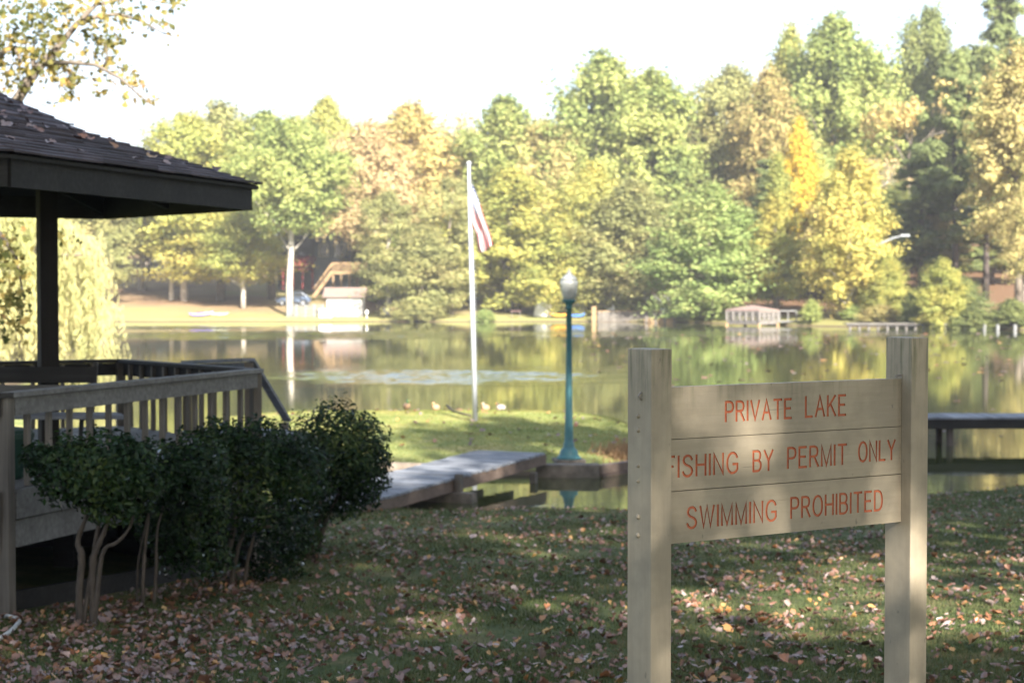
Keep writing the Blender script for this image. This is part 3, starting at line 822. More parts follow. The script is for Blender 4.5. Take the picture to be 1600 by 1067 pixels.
for i in range(34):                       # the wood closing the view behind the front trees
    px = -40 + i * 52 + random.uniform(-18, 18)
    sky_y = np.interp(px, [0, 240, 300, 560, 690, 720, 860, 960, 1060, 1085, 1200, 1300, 1500, 1600], [330, 290, 195, 195, 205, 225, 185, 130, 175, 215, 130, 85, 80, 50])
    d = random.uniform(226, 262)
    tree(px, sky_y + random.uniform(0, 40), d, random.uniform(130, 180), random.choice(['round_a', 'round_b', 'round_c', 'tall_a']),
         random.choice(['green', 'olive', 'ygreen', 'green', 'ygreen', 'tan'] if px < 1200 else ['green', 'dkgreen', 'dkgreen', 'olive']),
         'mixed green or brown tree in the wood behind the shore trees', 'bark', W_BACK)
for i in range(16):                       # under-storey of the dark wood on the steep bank
    px = 1180 + i * 28 + random.uniform(-10, 10)
    d = random.uniform(172, 200)
    tree(px, random.uniform(250, 330), d, random.uniform(80, 120), random.choice(['pine_c', 'round_c', 'tall_b', 'pine_b']), random.choice(['dkgreen', 'pine', 'dkgreen', 'rust']),
         'dark tree standing in the shaded wood behind the golden tree', 'dark_bark', 'dark trees in the shaded wood')
for i in range(12):
    px = 560 + i * 56 + random.uniform(-16, 16)
    d = random.uniform(196, 215)
    tree(px, random.uniform(330, 370), d, random.uniform(90, 130), random.choice(['low_a', 'low_b', 'round_b']), random.choice(['green', 'green', 'olive', 'ygreen']),
         'low leafy tree filling the slope behind the shore trees', 'dark_bark', 'low trees on the far slope')
for px, yt, d, w, leaf, lab in [
    (1268, 470, 158, 30, 'green', 'small dark green shrub beside the white dock house'),
    (1335, 476, 158, 38, 'bright', 'light green shrub at the foot of the golden tree'),
    (1375, 478, 154, 60, 'tan', 'dry tan shrub at the foot of the light pole'),
    (1430, 458, 150, 44, 'dkgreen', 'feathery dark shrub past the end of the pale dock'),
    (1520, 482, 145, 70, 'dkgreen', 'low dark shrub behind the piling posts'),
    (1580, 470, 144, 70, 'dkgreen', 'dark shrub under the low tan tree'),
    (757, 484, 176, 30, 'bright', 'light green tuft shrub on the far shore beside the flagpole'),
    (655, 470, 177, 70, 'olive', 'brownish shrub at the water under the low olive tree'),
    (1130, 492, 170, 40, 'bright', 'bright green shrub between the bulkhead and the white dock house'),
    (850, 440, 196, 60, 'green', 'grey-green shrub above the white tarp'),
    (960, 455, 186, 60, 'ygreen', 'yellow-green shrub behind the wooden bulkhead post')]:
    tree(px, yt, d, w, 'shrub', leaf, lab, 'dark_bark', name='shore_shrub')
# big trees of the near bank beside and behind the viewer: they cast the dappled shade
SHADE = [(24.5, 11.3, 20, 12, 'shade_tree', 3.52), (13.36, 4.03, 21, 11, 'shade_tree', 1.14), (18.53, 5.28, 21, 12, 'shade_tree', 5.77), (4.85, -10.39, 21, 11, 'shade_tree', 1.50), (8.40, -9.30, 24, 12, 'open_b', 2.05),
         (15.80, 10.65, 20, 10, 'shade_tree', 4.67), (17.85, 18.89, 18, 9, 'shade_tree', 5.91), (-1.30, -5.42, 20, 11, 'shade_tree', 0.30), (17.14, 22.93, 20, 11, 'shade_tree', 1.59), (6.0, -6.8, 19.5, 6, 'high_crown', 0.4)]  # the last, high-crowned tree is added out of view to shade the bushes
for x, y, h, w, key, rz in SHADE:
    tree(0, h + hz(x, y), FPX, w * 1.0, key, 'ygreen', 'big shade tree on the near bank outside the picture', 'bark', 'shade trees on the near bank', pos=(x, y), rot=rz)

# weeping willow beyond the gazebo
def willow():
    bx, by = -21.9, 80.0
    zg = hz(bx, by)
    r = empty('willow_tree', (bx, by, zg), 'pale yellow-green weeping willow trailing to the water behind the gazebo', 'tree')
    g = np.random.default_rng(3)
    mb = MB(); Ps, Ns, S = [], [], []
    mb.tube([(bx, by, zg - .4), (bx + .1, by, zg + 2), (bx - .1, by, zg + 4.5)], [.45, .36, .28], 9)
    for i in range(300):
        a = g.random() * 6.28; q = math.sqrt(g.random())
        R0 = 3.9 * q
        e = V3((bx + R0 * math.cos(a), by + R0 * math.sin(a), zg + 8.6 - 2.6 * q ** 2 + g.normal(0, .3)))
        if i % 16 == 0:
            mb.tube([(bx, by, zg + 4.2), V3((bx, by, zg + 6.4)).lerp(e, .4), e], [.16, .1, .03], 5)
        L = g.uniform(.55, 1.0) * (e.z - zg - .1)
        n_ = int(L * 17)
        t = g.random(n_)
        sway = g.normal(0, .4, 2)
        Ps.append(np.stack([e.x + sway[0] * t + .25 * math.cos(a) * t + g.normal(0, .09, n_), e.y + sway[1] * t + g.normal(0, .09, n_), e.z - L * t], 1))
    pos = np.concatenate(Ps)
    nr = g.normal(size=pos.shape) * np.array([1, 1, .15])
    n_ = len(pos)
    v, f = scatter(*QUAD, pos, nr, np.where(g.random(n_) < .5, 0, 3.14) + g.normal(0, .3, n_) + np.pi / 2, np.stack([g.uniform(.25, .45, n_), g.uniform(.03, .06, n_), np.full(n_, .05)], 1))
    mesh_np('crown', v, f, LM['willow'], r)
    mb.build('trunk', M['bark'], r, smooth=True)
willow()

# ------------------------------------------------------------------ tree hanging over the gazebo roof
def overhang():
    d0 = 28.0
    g = np.random.default_rng(5)
    bx, by = -9.6, d0 + .5
    zg = hz(bx, by)
    r = empty('maple_tree', (bx, by, zg), 'yellow and orange autumn tree reaching over the gazebo roof from behind', 'tree')
    mb = MB()
    def q(px, py, dd=0): return P(px, py, d0 + dd)
    root = q(-45, 262, .3)
    mb.tube([(bx, by, zg - .3), (bx + .05, by, zg + 1.6), V3((bx, by, zg + 3.5)).lerp(root, .4), root, q(28, 155), q(55, 112), q(86, 80), q(120, 38), q(150, 8), q(172, -40)],
            [.26, .22, .18, .14, .085, .075, .06, .045, .032, .02], 8)
    mb.tube([q(55, 112), q(50, 88, .3), q(54, 66, .5)], [.05, .035, .015], 6)
    mb.tube([q(-40, 150, .6), q(8, 78, .4), q(24, 74, .2), q(33, 100, -.2)], [.06, .045, .035, .015], 6)
    mb.tube([q(70, 100), q(110, 98, -.5), q(150, 102, -.8), q(190, 124, -1), q(218, 150, -1.1), q(240, 166, -1.2)], [.05, .035, .028, .02, .014, .006], 6)
    mb.tube([q(160, 108, -.8), q(168, 90, -.9), q(165, 70, -.9)], [.02, .012, .006], 5)
    mb.tube([q(128, 30), q(185, 22, .5), q(222, 34, .6), q(255, 52, .7), q(300, 68, .8)], [.04, .028, .02, .012, .005], 6)
    mb.tube([q(150, 8), q(210, -5, 1), q(262, 6, 1), q(285, 8, 1)], [.03, .02, .012, .006], 6)
    mb.tube([q(205, 138, -1.05), q(222, 132, -1), q(235, 136, -1)], [.014, .009, .005], 5)
    mb.tube([V3((bx, by, zg + 3.0)), q(-60, 330, -2), q(-5, 360, -3), q(25, 400, -3.4), q(38, 470, -3.5)], [.09, .06, .04, .025, .01], 6)
    Ps = []
    def blob(px, py, sx, sy, n, dd=0.0, dep=.5):
        a = g.normal(0, 1, (n, 3))
        for i in range(n):
            Ps.append(tuple(q(px + a[i, 0] * sx, py + a[i, 1] * sy, dd + a[i, 2] * dep)))
    for b in [(0, 20, 28, 22, 70), (45, 45, 26, 20, 130), (80, 38, 22, 16, 130), (30, 62, 30, 18, 150), (10, 110, 22, 18, 110), (62, 85, 24, 16, 130), (92, 100, 18, 16, 110), (108, 125, 12, 14, 90),
              (104, 148, 8, 10, 18), (40, 115, 20, 12, 60), (10, 140, 14, 8, 40), (-20, 60, 30, 50, 160), (110, 22, 20, 14, 60), (145, 28, 16, 10, 45), (155, 52, 18, 10, 80), (165, 66, 12, 8, 70), (140, 85, 18, 10, 28), (125, 92, 12, 12, 20),
              (165, 95, 12, 10, 22), (182, 108, 14, 8, 34), (208, 122, 9, 8, 34), (170, 128, 20, 10, 22), (140, 140, 24, 12, 26), (232, 140, 10, 8, 16), (238, 160, 6, 5, 12), (190, 32, 14, 8, 34), (190, 10, 26, 8, 36), (228, 25, 16, 10, 24), (245, 40, 12, 8, 16), (265, 55, 10, 8, 8),
              (262, 8, 14, 6, 26), (278, 5, 6, 4, 12), (215, 55, 25, 14, 10), (60, 165, 20, 8, 12), (120, 5, 60, 10, 70), (60, 8, 40, 12, 70), (150, 150, 40, 8, 12), (205, 150, 20, 10, 10)]:
        blob(b[0], b[1], b[2], b[3], int(b[4] * .66))
    for b in [(10, 395, 16, 16, 60), (22, 430, 12, 14, 42), (8, 470, 14, 16, 50), (30, 470, 8, 14, 30), (12, 510, 10, 14, 30), (-5, 380, 20, 20, 60), (35, 500, 6, 12, 14), (100, 380, 6, 12, 10), (128, 372, 6, 5, 5)]:
        blob(*b, dd=-3.4, dep=.3)
    pos = np.array(Ps)
    n = len(pos)
    v, f = scatter(*MAPLE, pos, g.normal(size=(n, 3)) + np.array([0.3, -.6, .4]), g.random(n) * 6.28, g.uniform(.07, .145, n))
    lm = leafmat('leaf_autumn_maple', [(0.07, 0.085, 0.03), (0.17, 0.16, 0.055), (0.38, 0.29, 0.09), (0.40, 0.23, 0.10)], 0.45, patch=.8)
    mesh_np('crown', v, f, lm, r)
    mb.build('trunk', M['bark'], r, smooth=True)
overhang()

# ------------------------------------------------------------------ gazebo
DECK, RAIL, RIMB = 1.91, 2.65, 1.45
A, B, C_ = V3((-3.96, 14.0, 0)), V3((-2.58, 18.0, 0)), V3((-4.46, 20.4, 0))
O = A + C_ - B
HEX = [A, B, C_, 2 * O - A, 2 * O - B, 2 * O - C_]
def gazebo():
    r = empty('gazebo', (O.x, O.y, hz(O.x, O.y)), 'dark weathered wooden gazebo with shingled hip roof and railed raised deck', 'gazebo')
    up = V3((0, 0, 1))
    def at(p, z): return V3((p.x, p.y, z))
    # deck planks
    mb = MB()
    xs = np.arange(-9.1, -2.55, 0.145)
    def clip_y(x):
        ys = []
        for i in range(6):
            a, b = HEX[i], HEX[(i + 1) % 6]
            if (a.x - x) * (b.x - x) <= 0 and abs(a.x - b.x) > 1e-6:
                t = (x - a.x) / (b.x - a.x); ys.append(a.y + t * (b.y - a.y))
        return (min(ys), max(ys)) if len(ys) >= 2 else None
    for x in xs:
        c = clip_y(x + .07)
        if c and c[1] - c[0] > .1: mb.box((x + .07, (c[0] + c[1]) / 2, DECK - .02), (.137, c[1] - c[0], .04))
    mb.build('deck', M['grey_wood_y'], r)
    for i in range(6):
        a, b = HEX[i], HEX[(i + 1) % 6]
        d = (b - a).normalized(); n = V3((d.y, -d.x, 0))
        a1, b1 = a + d * .06 + n * .03, b - d * .06 + n * .03
        mb = MB()
        mb.beam(at(a1, DECK - .125), at(b1, DECK - .125), .04, .23)
        mb.beam(at(a1 - n * .012, DECK - .356), at(b1 - n * .012, DECK - .356), .04, .216)
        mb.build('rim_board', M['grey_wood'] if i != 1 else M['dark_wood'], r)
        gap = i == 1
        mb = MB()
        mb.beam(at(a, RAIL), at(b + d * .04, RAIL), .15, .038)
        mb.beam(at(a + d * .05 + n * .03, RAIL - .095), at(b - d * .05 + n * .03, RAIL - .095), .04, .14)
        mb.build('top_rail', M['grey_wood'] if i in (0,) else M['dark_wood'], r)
        L = (b - a).length
        nb = 14 if i in (0, 3) else 11
        for k in range(1, nb):
            p = a.lerp(b, k / nb) + n * .0305
            if i in (4, 5): continue
            MB().beam(at(p - n * .045, RAIL - .03), at(p - n * .045 + n * .0, DECK - .0), .042, .042, up=V3((n.x, n.y, 0))).build('baluster', M['grey_wood_z'], r)
        MB().beam(at(a, RAIL - .02 if i else RAIL + .02), at(a, -.3 + hz(a.x, a.y)), .095, .095, up=d).build('rail_post', M['grey_wood_z'], r, bevel=.006)
        if i:
            mb = MB(); zz = (hz(a.x, a.y) + hz(b.x, b.y)) / 2 - .4
            mb.beam(at(a - n * .05, (zz + RIMB) / 2), at(b - n * .05, (zz + RIMB) / 2), .03, RIMB - zz)
            mb.build('shade_panel', M['dark_wood'], r)  # added panels block light so the space below the deck stays dark
    # skirting board on the ground, joists and short posts under the deck
    mb = MB()
    for i in (0, 1, 5):
        a, b = HEX[i].lerp(O, .10), HEX[(i + 1) % 6].lerp(O, .10)
        za, zb = hz(a.x, a.y), hz(b.x, b.y)
        mb.beam(at(a, za + .05), at(b, zb + .05), .05, .2)
    mb.build('skirt_board', M['dark_wood'], r)
    mb = MB()
    for k in range(9):
        y = 12.8 + k * .9
        xx = []
        for i in range(6):
            a, b = HEX[i], HEX[(i + 1) % 6]
            if (a.y - y) * (b.y - y) <= 0: t = (y - a.y) / (b.y - a.y); xx.append(a.x + t * (b.x - a.x))
        mb.beam((min(xx) + .08, y, DECK - .14), (max(xx) - .08, y, DECK - .14), .045, .19)
    for sx in (-1, 1):
        for sy in (-1, 1):
            px_, py_ = O.x + sx * 1.34, O.y + .35 + sy * 1.25
            mb.box((px_, py_, (DECK - .24 + hz(px_, py_) - .3) / 2), (.2, .2, DECK - .24 - hz(px_, py_) + .3))
    mb.build('under_frame', M['dark_wood'], r)
    for sx in (-1, 1):
        for sy in (-1, 1):
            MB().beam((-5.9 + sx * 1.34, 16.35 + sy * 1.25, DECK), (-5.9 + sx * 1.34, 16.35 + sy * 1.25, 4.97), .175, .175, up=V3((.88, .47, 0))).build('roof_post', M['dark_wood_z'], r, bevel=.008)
    # roof
    V2, V1, V0 = V3((-3.84, 13.8, 0)), V3((-2.567, 18.2, 0)), V3((-4.64, 20.7, 0))
    RO = V2 + V0 - V1
    RV = [V2, V1, V0, 2 * RO - V2, 2 * RO - V1, 2 * RO - V0]
    def zt(t): return float(np.interp(t, [0, .2, .46, .677, 1], [4.53, 4.735, 4.975, 5.315, 5.95]))
    mb = MB(); ft = MB(); uv = MB()
    ts = [0, .2, .46, .677, 1]
    for i in range(6):
        a, b = RV[i], RV[(i + 1) % 6]
        for j in range(4):
            q = [at(a.lerp(RO, ts[j]), zt(ts[j]) - .02), at(b.lerp(RO, ts[j]), zt(ts[j]) - .02), at(b.lerp(RO, ts[j + 1]), zt(ts[j + 1]) - .02), at(a.lerp(RO, ts[j + 1]), zt(ts[j + 1]) - .02)]
            uv.extrude(q, (0, 0, -.03))
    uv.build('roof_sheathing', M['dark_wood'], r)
    g = random.Random(4)
    NC = 26
    for i in range(6):
        a, b = RV[i], RV[(i + 1) % 6]
        L = (b - a).length
        for c in range(NC):
            t0, t1 = c / NC - (.012 if c == 0 else 0), min((c + 1.12) / NC, 1)
            nt = max(2, int(L * (1 - t0) / .32))
            sag = .02
            ofs = g.random() * .6
            edges = [0] + sorted(set(min(max((k + ofs) / nt, 0.001), .999) for k in range(nt))) + [1]
            for k in range(len(edges) - 1):
                u0, u1 = edges[k], edges[k + 1]
                lift = .016 + g.uniform(-.004, .006)
                lo0, lo1 = a.lerp(b, u0).lerp(RO, t0), a.lerp(b, u1).lerp(RO, t0)
                hi0, hi1 = a.lerp(b, u0).lerp(RO, t1), a.lerp(b, u1).lerp(RO, t1)
                z0, z1 = zt(t0) + lift, zt(t1) + .001
                s = len(mb.v)
                mb.v += [tuple(at(lo0, z0)), tuple(at(lo1, z0)), tuple(at(hi1, z1)), tuple(at(hi0, z1)), tuple(at(lo0, z0 - .018)), tuple(at(lo1, z0 - .018))]
                mb.f += [[s, s + 1, s + 2, s + 3], [s + 4, s + 5, s + 1, s]]
    sh, n, l, bs = nmat('shingles')
    gi = n.new("ShaderNodeNewGeometry")
    no = n.new("ShaderNodeTexNoise"); no.inputs["Scale"].default_value = 60; no.inputs["Detail"].default_value = 3
    l.new(gi.outputs["Position"], no.inputs["Vector"])
    ad = n.new("ShaderNodeMath"); ad.operation = 'MULTIPLY_ADD'; ad.inputs[1].default_value = .55
    l.new(gi.outputs["Random Per Island"], ad.inputs[0])
    sm = n.new("ShaderNodeMath"); sm.operation = 'MULTIPLY'; sm.inputs[1].default_value = .45
    l.new(no.outputs["Fac"], sm.inputs[0]); l.new(sm.outputs[0], ad.inputs[2])
    rp = ramp(n, [(.15, (.026, .019, .021)), (.5, (.052, .038, .043)), (.85, (.092, .070, .077))])
    l.new(ad.outputs[0], rp.inputs["Fac"]); l.new(rp.outputs["Color"], bs.inputs["Base Color"])
    bs.inputs["Roughness"].default_value = .85
    mb.build('shingle_roof', sh, r, fix=False)
    for i in range(6):
        a, b = RV[i].lerp(RO, .022), RV[(i + 1) % 6].lerp(RO, .022)
        d = (b - a).normalized()
        MB().beam(at(a + d * .01, 4.39), at(b - d * .01, 4.39), .04, .25).build('fascia', M['dark_wood'], r)
    mb = MB()
    for i in range(6):
        a = RV[i].lerp(RO, .04)
        for t0, t1 in zip([.0, .2, .46, .677], [.2, .46, .677, .97]):
            mb.beam(at(a.lerp(RO, t0), zt(.04 + t0 * .96) - .16), at(a.lerp(RO, t1), zt(.04 + t1 * .96) - .16), .045, .17)
        m_ = RV[i].lerp(RV[(i + 1) % 6], .5).lerp(RO, .04)
        for t0, t1 in zip([.0, .2, .46, .677], [.2, .46, .677, .97]):
            mb.beam(at(m_.lerp(RO, t0), zt(.04 + t0 * .96) - .16), at(m_.lerp(RO, t1), zt(.04 + t1 * .96) - .16), .045, .17)
    mb.build('rafter', M['dark_wood'], r)
    # autumn leaves lying on the roof, each on its own
    base = None
    for k in range(46):
        u, t = g.random() * .93 + .03, g.random() ** 1.2 * .62 + .03
        p = V2.lerp(V1, u).lerp(RO, t)
        pos = np.array([[p.x, p.y, zt(t) + .035]])
        v, f = scatter(*CURL, np.zeros((1, 3)), np.array([[g.uniform(.1, .6), g.uniform(-.5, .1), 1.0]]), np.array([g.random() * 6.28]), np.array([g.uniform(.06, .115)]))
        o = mesh_np('fallen_leaf', v, f, M_LITTER, local=True)
        o.location = pos[0]
        tag(o, 'curled brown leaf lying on the gazebo roof shingles', 'leaf', 'leaves lying on the gazebo roof')
    return r

def litter_mat():
    m, n, l, b = nmat('leaf_litter')
    gi = n.new("ShaderNodeNewGeometry")
    r = ramp(n, [(0.0, (.09, .042, .03)), (.2, (.15, .068, .042)), (.36, (.21, .10, .055)), (.52, (.23, .155, .135)), (.66, (.25, .19, .175)), (.78, (.12, .06, .05)), (.9, (.30, .12, .045)), (1.0, (.40, .24, .075))])
    r.color_ramp.interpolation = 'LINEAR'
    oi = n.new("ShaderNodeObjectInfo")
    ad = n.new("ShaderNodeMath"); ad.operation = 'ADD'
    l.new(gi.outputs["Random Per Island"], ad.inputs[0]); l.new(oi.outputs["Random"], ad.inputs[1])
    fr = n.new("ShaderNodeMath"); fr.operation = 'FRACT'; l.new(ad.outputs[0], fr.inputs[0])
    l.new(fr.outputs[0], r.inputs["Fac"])
    l.new(r.outputs["Color"], b.inputs["Base Color"])
    b.inputs["Roughness"].default_value = .45
    b.inputs["Specular IOR Level"].default_value = .7
    return m
M_LITTER = litter_mat()
gazebo()

def walkway():
    """steps and sloping walk from the open side of the gazebo towards the footbridge"""
    r = empty('ramp', (-2.6, 20.2, hz(-2.6, 20.2)), 'grey wooden ramp with sloping handrails leaving the gazebo deck', 'ramp')
    n = V3((.745, .667, 0)); d = V3((-.667, .745, 0))
    s0 = V3((-3.35, 19.27, 0)) + n * .06
    mb = MB()
    for k in range(11):
        t = k * .145
        z = DECK - .03 - max(0, t - .9) * .5
        c = s0 + n * (t + .07)
        mb.beam(V3((c.x, c.y, z)) - d * .6, V3((c.x, c.y, z)) + d * .6, .138, .038)
    mb.build('ramp_boards', M['dock_wood'], r)
    for sgn in (-.62, .62):
        mb = MB()
        b0 = s0 + d * sgn
        mb.beam((b0.x, b0.y, DECK - .14), (b0.x + n.x * .9, b0.y + n.y * .9, DECK - .14), .04, .18)
        e = b0 + n * 1.6
        mb.beam((b0.x + n.x * .9, b0.y + n.y * .9, DECK - .14), (e.x, e.y, DECK - .5), .04, .18)
        mb.build('stringer', M['grey_wood'], r)
    h0, h1, h2 = P(292, 566, 20.6), P(389, 562, 19.4), P(449, 657, 20.2)
    mb = MB(); mb.beam(h0, h1, .15, .04); mb.beam(h0 + V3((0, 0, -.085)), h1 + V3((0, 0, -.085)), .04, .12)
    mb.build('handrail', M['dock_wood'], r)
    mb = MB(); mb.beam(h1 + V3((.02, 0, 0)), h2, .09, .035); mb.build('handrail', M['dock_wood'], r)
    mb = MB()
    for p in (h0, h1):
        mb.beam(p - V3((0, 0, .03)), V3((p.x, p.y, hz(p.x, p.y) - .2)), .09, .09)
    mb.beam(h2 - V3((0.03, 0, .02)), V3((h2.x - .03, h2.y, hz(h2.x, h2.y) - .2)), .09, .09)
    mb.build('handrail_post', M['grey_wood_z'], r)
walkway()

def bench():
    r = empty('bench', (-4.6, 16.7, DECK), 'grey wooden bench with black iron ends on the gazebo deck', 'bench')
    x0, x1 = -6.6, -3.93
    s = MB()
    for k in range(3): s.beam((x0, 16.28 + k * .155, 2.31), (x1 + .40 - k * .07, 16.28 + k * .155, 2.31), .145, .035)
    s.build('seat', M['dock_wood'], r)
    for k, (z, m) in enumerate([(2.66, M['dark_wood']), (2.49, M['grey_wood'])]):
        MB().beam((x0, 16.92 + (z - 2.49) * .25, z), (x1, 16.92 + (z - 2.49) * .25, z), .03, .15, up=V3((0, .24, 1))).build('backrest', m, r)
    for x in (x0 + .1, x1 - .02):
        e = MB()
        e.tube([(x, 16.3, DECK), (x, 16.42, 2.28), (x, 16.8, 2.27), (x, 16.93, 2.5), (x, 17.0, 2.78)], .022, 8)
        e.tube([(x, 16.95, DECK), (x, 16.8, 2.27)], .022, 8)
        e.build('bench_end', M['black_metal'], r)
bench()
def bin_():
    c = P(14, 741, 14.75)
    r = empty('bin', (c.x, c.y, DECK), 'dark green tapered bin behind the corner post of the gazebo railing', 'bin')
    m = simple('green_plastic', (.006, .03, .02), (.01, .042, .028), .5, 6)
    MB().lathe((c.x, c.y, DECK), [(.10, 0), (.12, .02), (.2, .34), (.21, .34), (.21, .38), (.19, .38)], 18).build('bin_body', m, r)
    MB().lathe((c.x, c.y, DECK), [(.2, .381), (.19, .41), (.06, .43)], 18).build('lid', m, r)
bin_()
hz_ = hz
def hose():
    pts = [(2, 985, 13.85), (12, 986, 13.8), (22, 992, 13.7), (26, 1002, 13.5), (20, 1015, 13.2), (10, 1026, 12.9), (-4, 1040, 12.6), (-30, 1046, 12.4)]
    q = []
    for px, py, d in pts:
        x = (px - CX) / FPX * d
        q.append(V3((x, d, hz(x, d) + .03)))
    thing_mesh(MB().tube(q, .017, 10), 'garden_hose', M['hose'], 'pale grey hose curling on the ground by the gazebo corner post', 'hose', smooth=True)
hose()

# ------------------------------------------------------------------ clipped evergreen bushes
BUSH = leafmat('leaf_evergreen', [(0.006, 0.016, 0.006), (0.010, 0.026, 0.008), (0.020, 0.044, 0.012), (0.06, 0.085, 0.022)], 0.18, gloss=0.4, patch=1.5)
def bush(px, py, d, blobs, stems, label, seed, per=2500):
    g = np.random.default_rng(seed)
    x = (px - CX) / FPX * d
    r = empty('bush', (x, d, hz(x, d)), label, 'bush', 'evergreen bushes along the gazebo')
    Ps, Ns = [], []
    for bx, by, sx, sy, k in blobs:                 # centre and half sizes in photo pixels at distance d
        c = np.array(P(bx, by, d + (.45 if by > 800 and d < 18 else 0))); sc = d / FPX
        n = int(per * k)
        dd = norm(g.normal(size=(n, 3)))
        rr = g.random(n) ** .28
        lump = 1 + .13 * np.sin(dd[:, 0] * 7 + seed) * np.sin(dd[:, 1] * 6 + 1) + .1 * np.sin(dd[:, 2] * 9 + dd[:, 0] * 5) + g.normal(0, .045, n)
        Ps.append(c + dd * (rr * lump)[:, None] * np.array([sx * sc, min(sx, sy * 1.2) * sc * 1.0, sy * sc]))
        Ns.append(dd + g.normal(0, .6, (n, 3)) + np.array([0, 0, .35]))
    pos, nr = np.concatenate(Ps), np.concatenate(Ns)
    n = len(pos)
    v, f = scatter(*OVATE, pos, nr, g.random(n) * 6.28, g.uniform(.034, .068, n))
    mesh_np('foliage', v, f, BUSH, r)
    mb = MB()
    for st in stems:
        pts = []
        for i, (qx, qy, rad, dd) in enumerate(st):
            p = P(qx, qy, d + dd)
            if i == 0: p.z = hz(p.x, p.y) - .06
            pts.append(p)
        rads = [q[2] for q in st]
        sp_, sr_ = [], []
        for i in range(len(pts) - 1):
            p0, p1, p2, p3 = pts[max(i - 1, 0)], pts[i], pts[i + 1], pts[min(i + 2, len(pts) - 1)]
            for k in range(5):
                t = k / 5
                q_ = (p1 * 2 + (p2 - p0) * t + (p0 * 2 - p1 * 5 + p2 * 4 - p3) * t * t + (p1 * 3 - p0 - p2 * 3 + p3) * t ** 3) * .5
                sp_.append(q_ + V3(g.normal(0, rads[i] * .10, 3)))
                sr_.append((rads[i] * (1 - t) + rads[i + 1] * t) * g.uniform(.86, 1.12) * .9)
        pts, rads = sp_ + [pts[-1]], sr_ + [rads[-1]]
        mb.tube(pts, [rads[0] * 1.25] + rads[1:], 8)
    mb.build('trunk', M['bush_bark'], r, smooth=True)
bush(138, 985, 13.6, [(110, 735, 60, 55, .8), (165, 735, 75, 62, 1.1), (205, 745, 55, 60, .8), (60, 715, 28, 26, .2), (180, 785, 60, 40, .35)],
     [[(126, 985, .035, 0), (124, 930, .033, 0), (128, 870, .031, 0), (122, 845, .024, .02), (140, 790, .018, .05), (150, 740, .008, .1)],
      [(148, 985, .037, .03), (145, 930, .036, .03), (146, 880, .034, .03), (150, 862, .027, .02), (165, 825, .02, 0), (180, 780, .012, 0)],
      [(146, 900, .024, .03), (160, 868, .019, 0), (184, 846, .015, -.05), (203, 822, .012, -.06), (214, 775, .006, -.05)],
      [(128, 860, .022, 0), (150, 838, .018, .05), (165, 790, .01, .1)]],
     'clipped evergreen bush on twin bare trunks beside the gazebo corner post', 41)
bush(232, 955, 14.9, [(250, 745, 62, 58, .9), (300, 735, 60, 60, 1.0), (255, 815, 52, 50, .55), (310, 815, 50, 70, .7), (270, 870, 40, 35, .12), (330, 875, 40, 35, .15)],
     [[(222, 958, .022, 0), (224, 900, .02, 0), (228, 840, .016, .05), (236, 780, .008, .1)], [(240, 955, .018, .05), (244, 890, .016, .05), (246, 830, .012, .1), (260, 770, .008, .1)], [(214, 960, .012, .1), (216, 880, .011, .1), (232, 800, .006, .1)]],
     'dense evergreen bush on thin stems, second along the gazebo from the corner post', 42)
bush(335, 930, 16.3, [(345, 700, 50, 48, .8), (410, 710, 72, 58, 1.2), (465, 745, 52, 62, .9), (390, 780, 75, 60, .9), (440, 835, 62, 52, .6), (350, 840, 55, 55, .3), (430, 890, 50, 25, .2)],
     [[(328, 935, .05, 0), (340, 905, .045, 0), (352, 880, .038, 0), (362, 840, .03, .03), (372, 790, .02, .05), (380, 740, .01, .1)],
      [(345, 893, .03, 0), (336, 868, .024, -.05), (338, 830, .016, -.05)],
      [(358, 862, .026, -.02), (378, 838, .02, -.06), (400, 826, .016, -.08), (424, 822, .012, -.08)],
      [(380, 905, .024, .05), (388, 870, .02, .05), (398, 830, .014, .05)]],
     'widest evergreen bush with a branching bare trunk, third along the gazebo', 43)
bush(482, 888, 18.8, [(527, 703, 80, 76, 2.6), (563, 735, 48, 62, 1.1), (500, 760, 52, 60, .8), (545, 790, 30, 22, .15), (470, 830, 40, 40, .35), (455, 870, 30, 25, .2)],
     [[(478, 892, .06, 0), (486, 850, .055, 0), (498, 800, .045, 0), (512, 750, .03, 0), (524, 700, .015, 0)],
      [(492, 888, .04, .05), (500, 840, .036, .03), (520, 790, .028, 0), (545, 740, .016, 0)],
      [(470, 890, .03, .05), (468, 840, .025, .05), (480, 790, .016, .05)]],
     'tall rounded evergreen bush at the end of the row by the footbridge', 44)

# ------------------------------------------------------------------ lawn cover
def frustum_pts(n, d0, d1, power, extra=0.6):
    u = rng.random(n)
    d = d0 + (d1 - d0) * u ** power
    x = (rng.random(n) * 2 - 1) * (d * (800 / FPX) + extra)
    return x, d
def inside_hex(x, y, k=1.0):
    ok = np.ones(len(x), bool)
    for i in range(6):
        a, b = HEX[i], HEX[(i + 1) % 6]
        ok &= ((b.x - a.x) * (y - a.y) - (b.y - a.y) * (x - a.x)) > -(1 - k)
    return ok
gx_, gy_ = frustum_pts(300000, 9.6, 30.5, 1.25)
keep = (np.interp(gx_, *YB) - gy_ > .1) & ~inside_hex(gx_, gy_)
clump = np.sin(gx_ * 3.1 + 2) * np.sin(gy_ * 2.3) + np.sin(gx_ * .9 - gy_ * 1.1) + rng.normal(0, .7, len(gx_))
keep &= clump > -1.0
gx_, gy_ = gx_[keep], gy_[keep]
n_ = len(gx_)
pos = np.stack([gx_, gy_, height(gx_, gy_) - .004], 1)
lean = rng.normal(0, .35, (n_, 3)) + np.array([0, 0, 1.0])
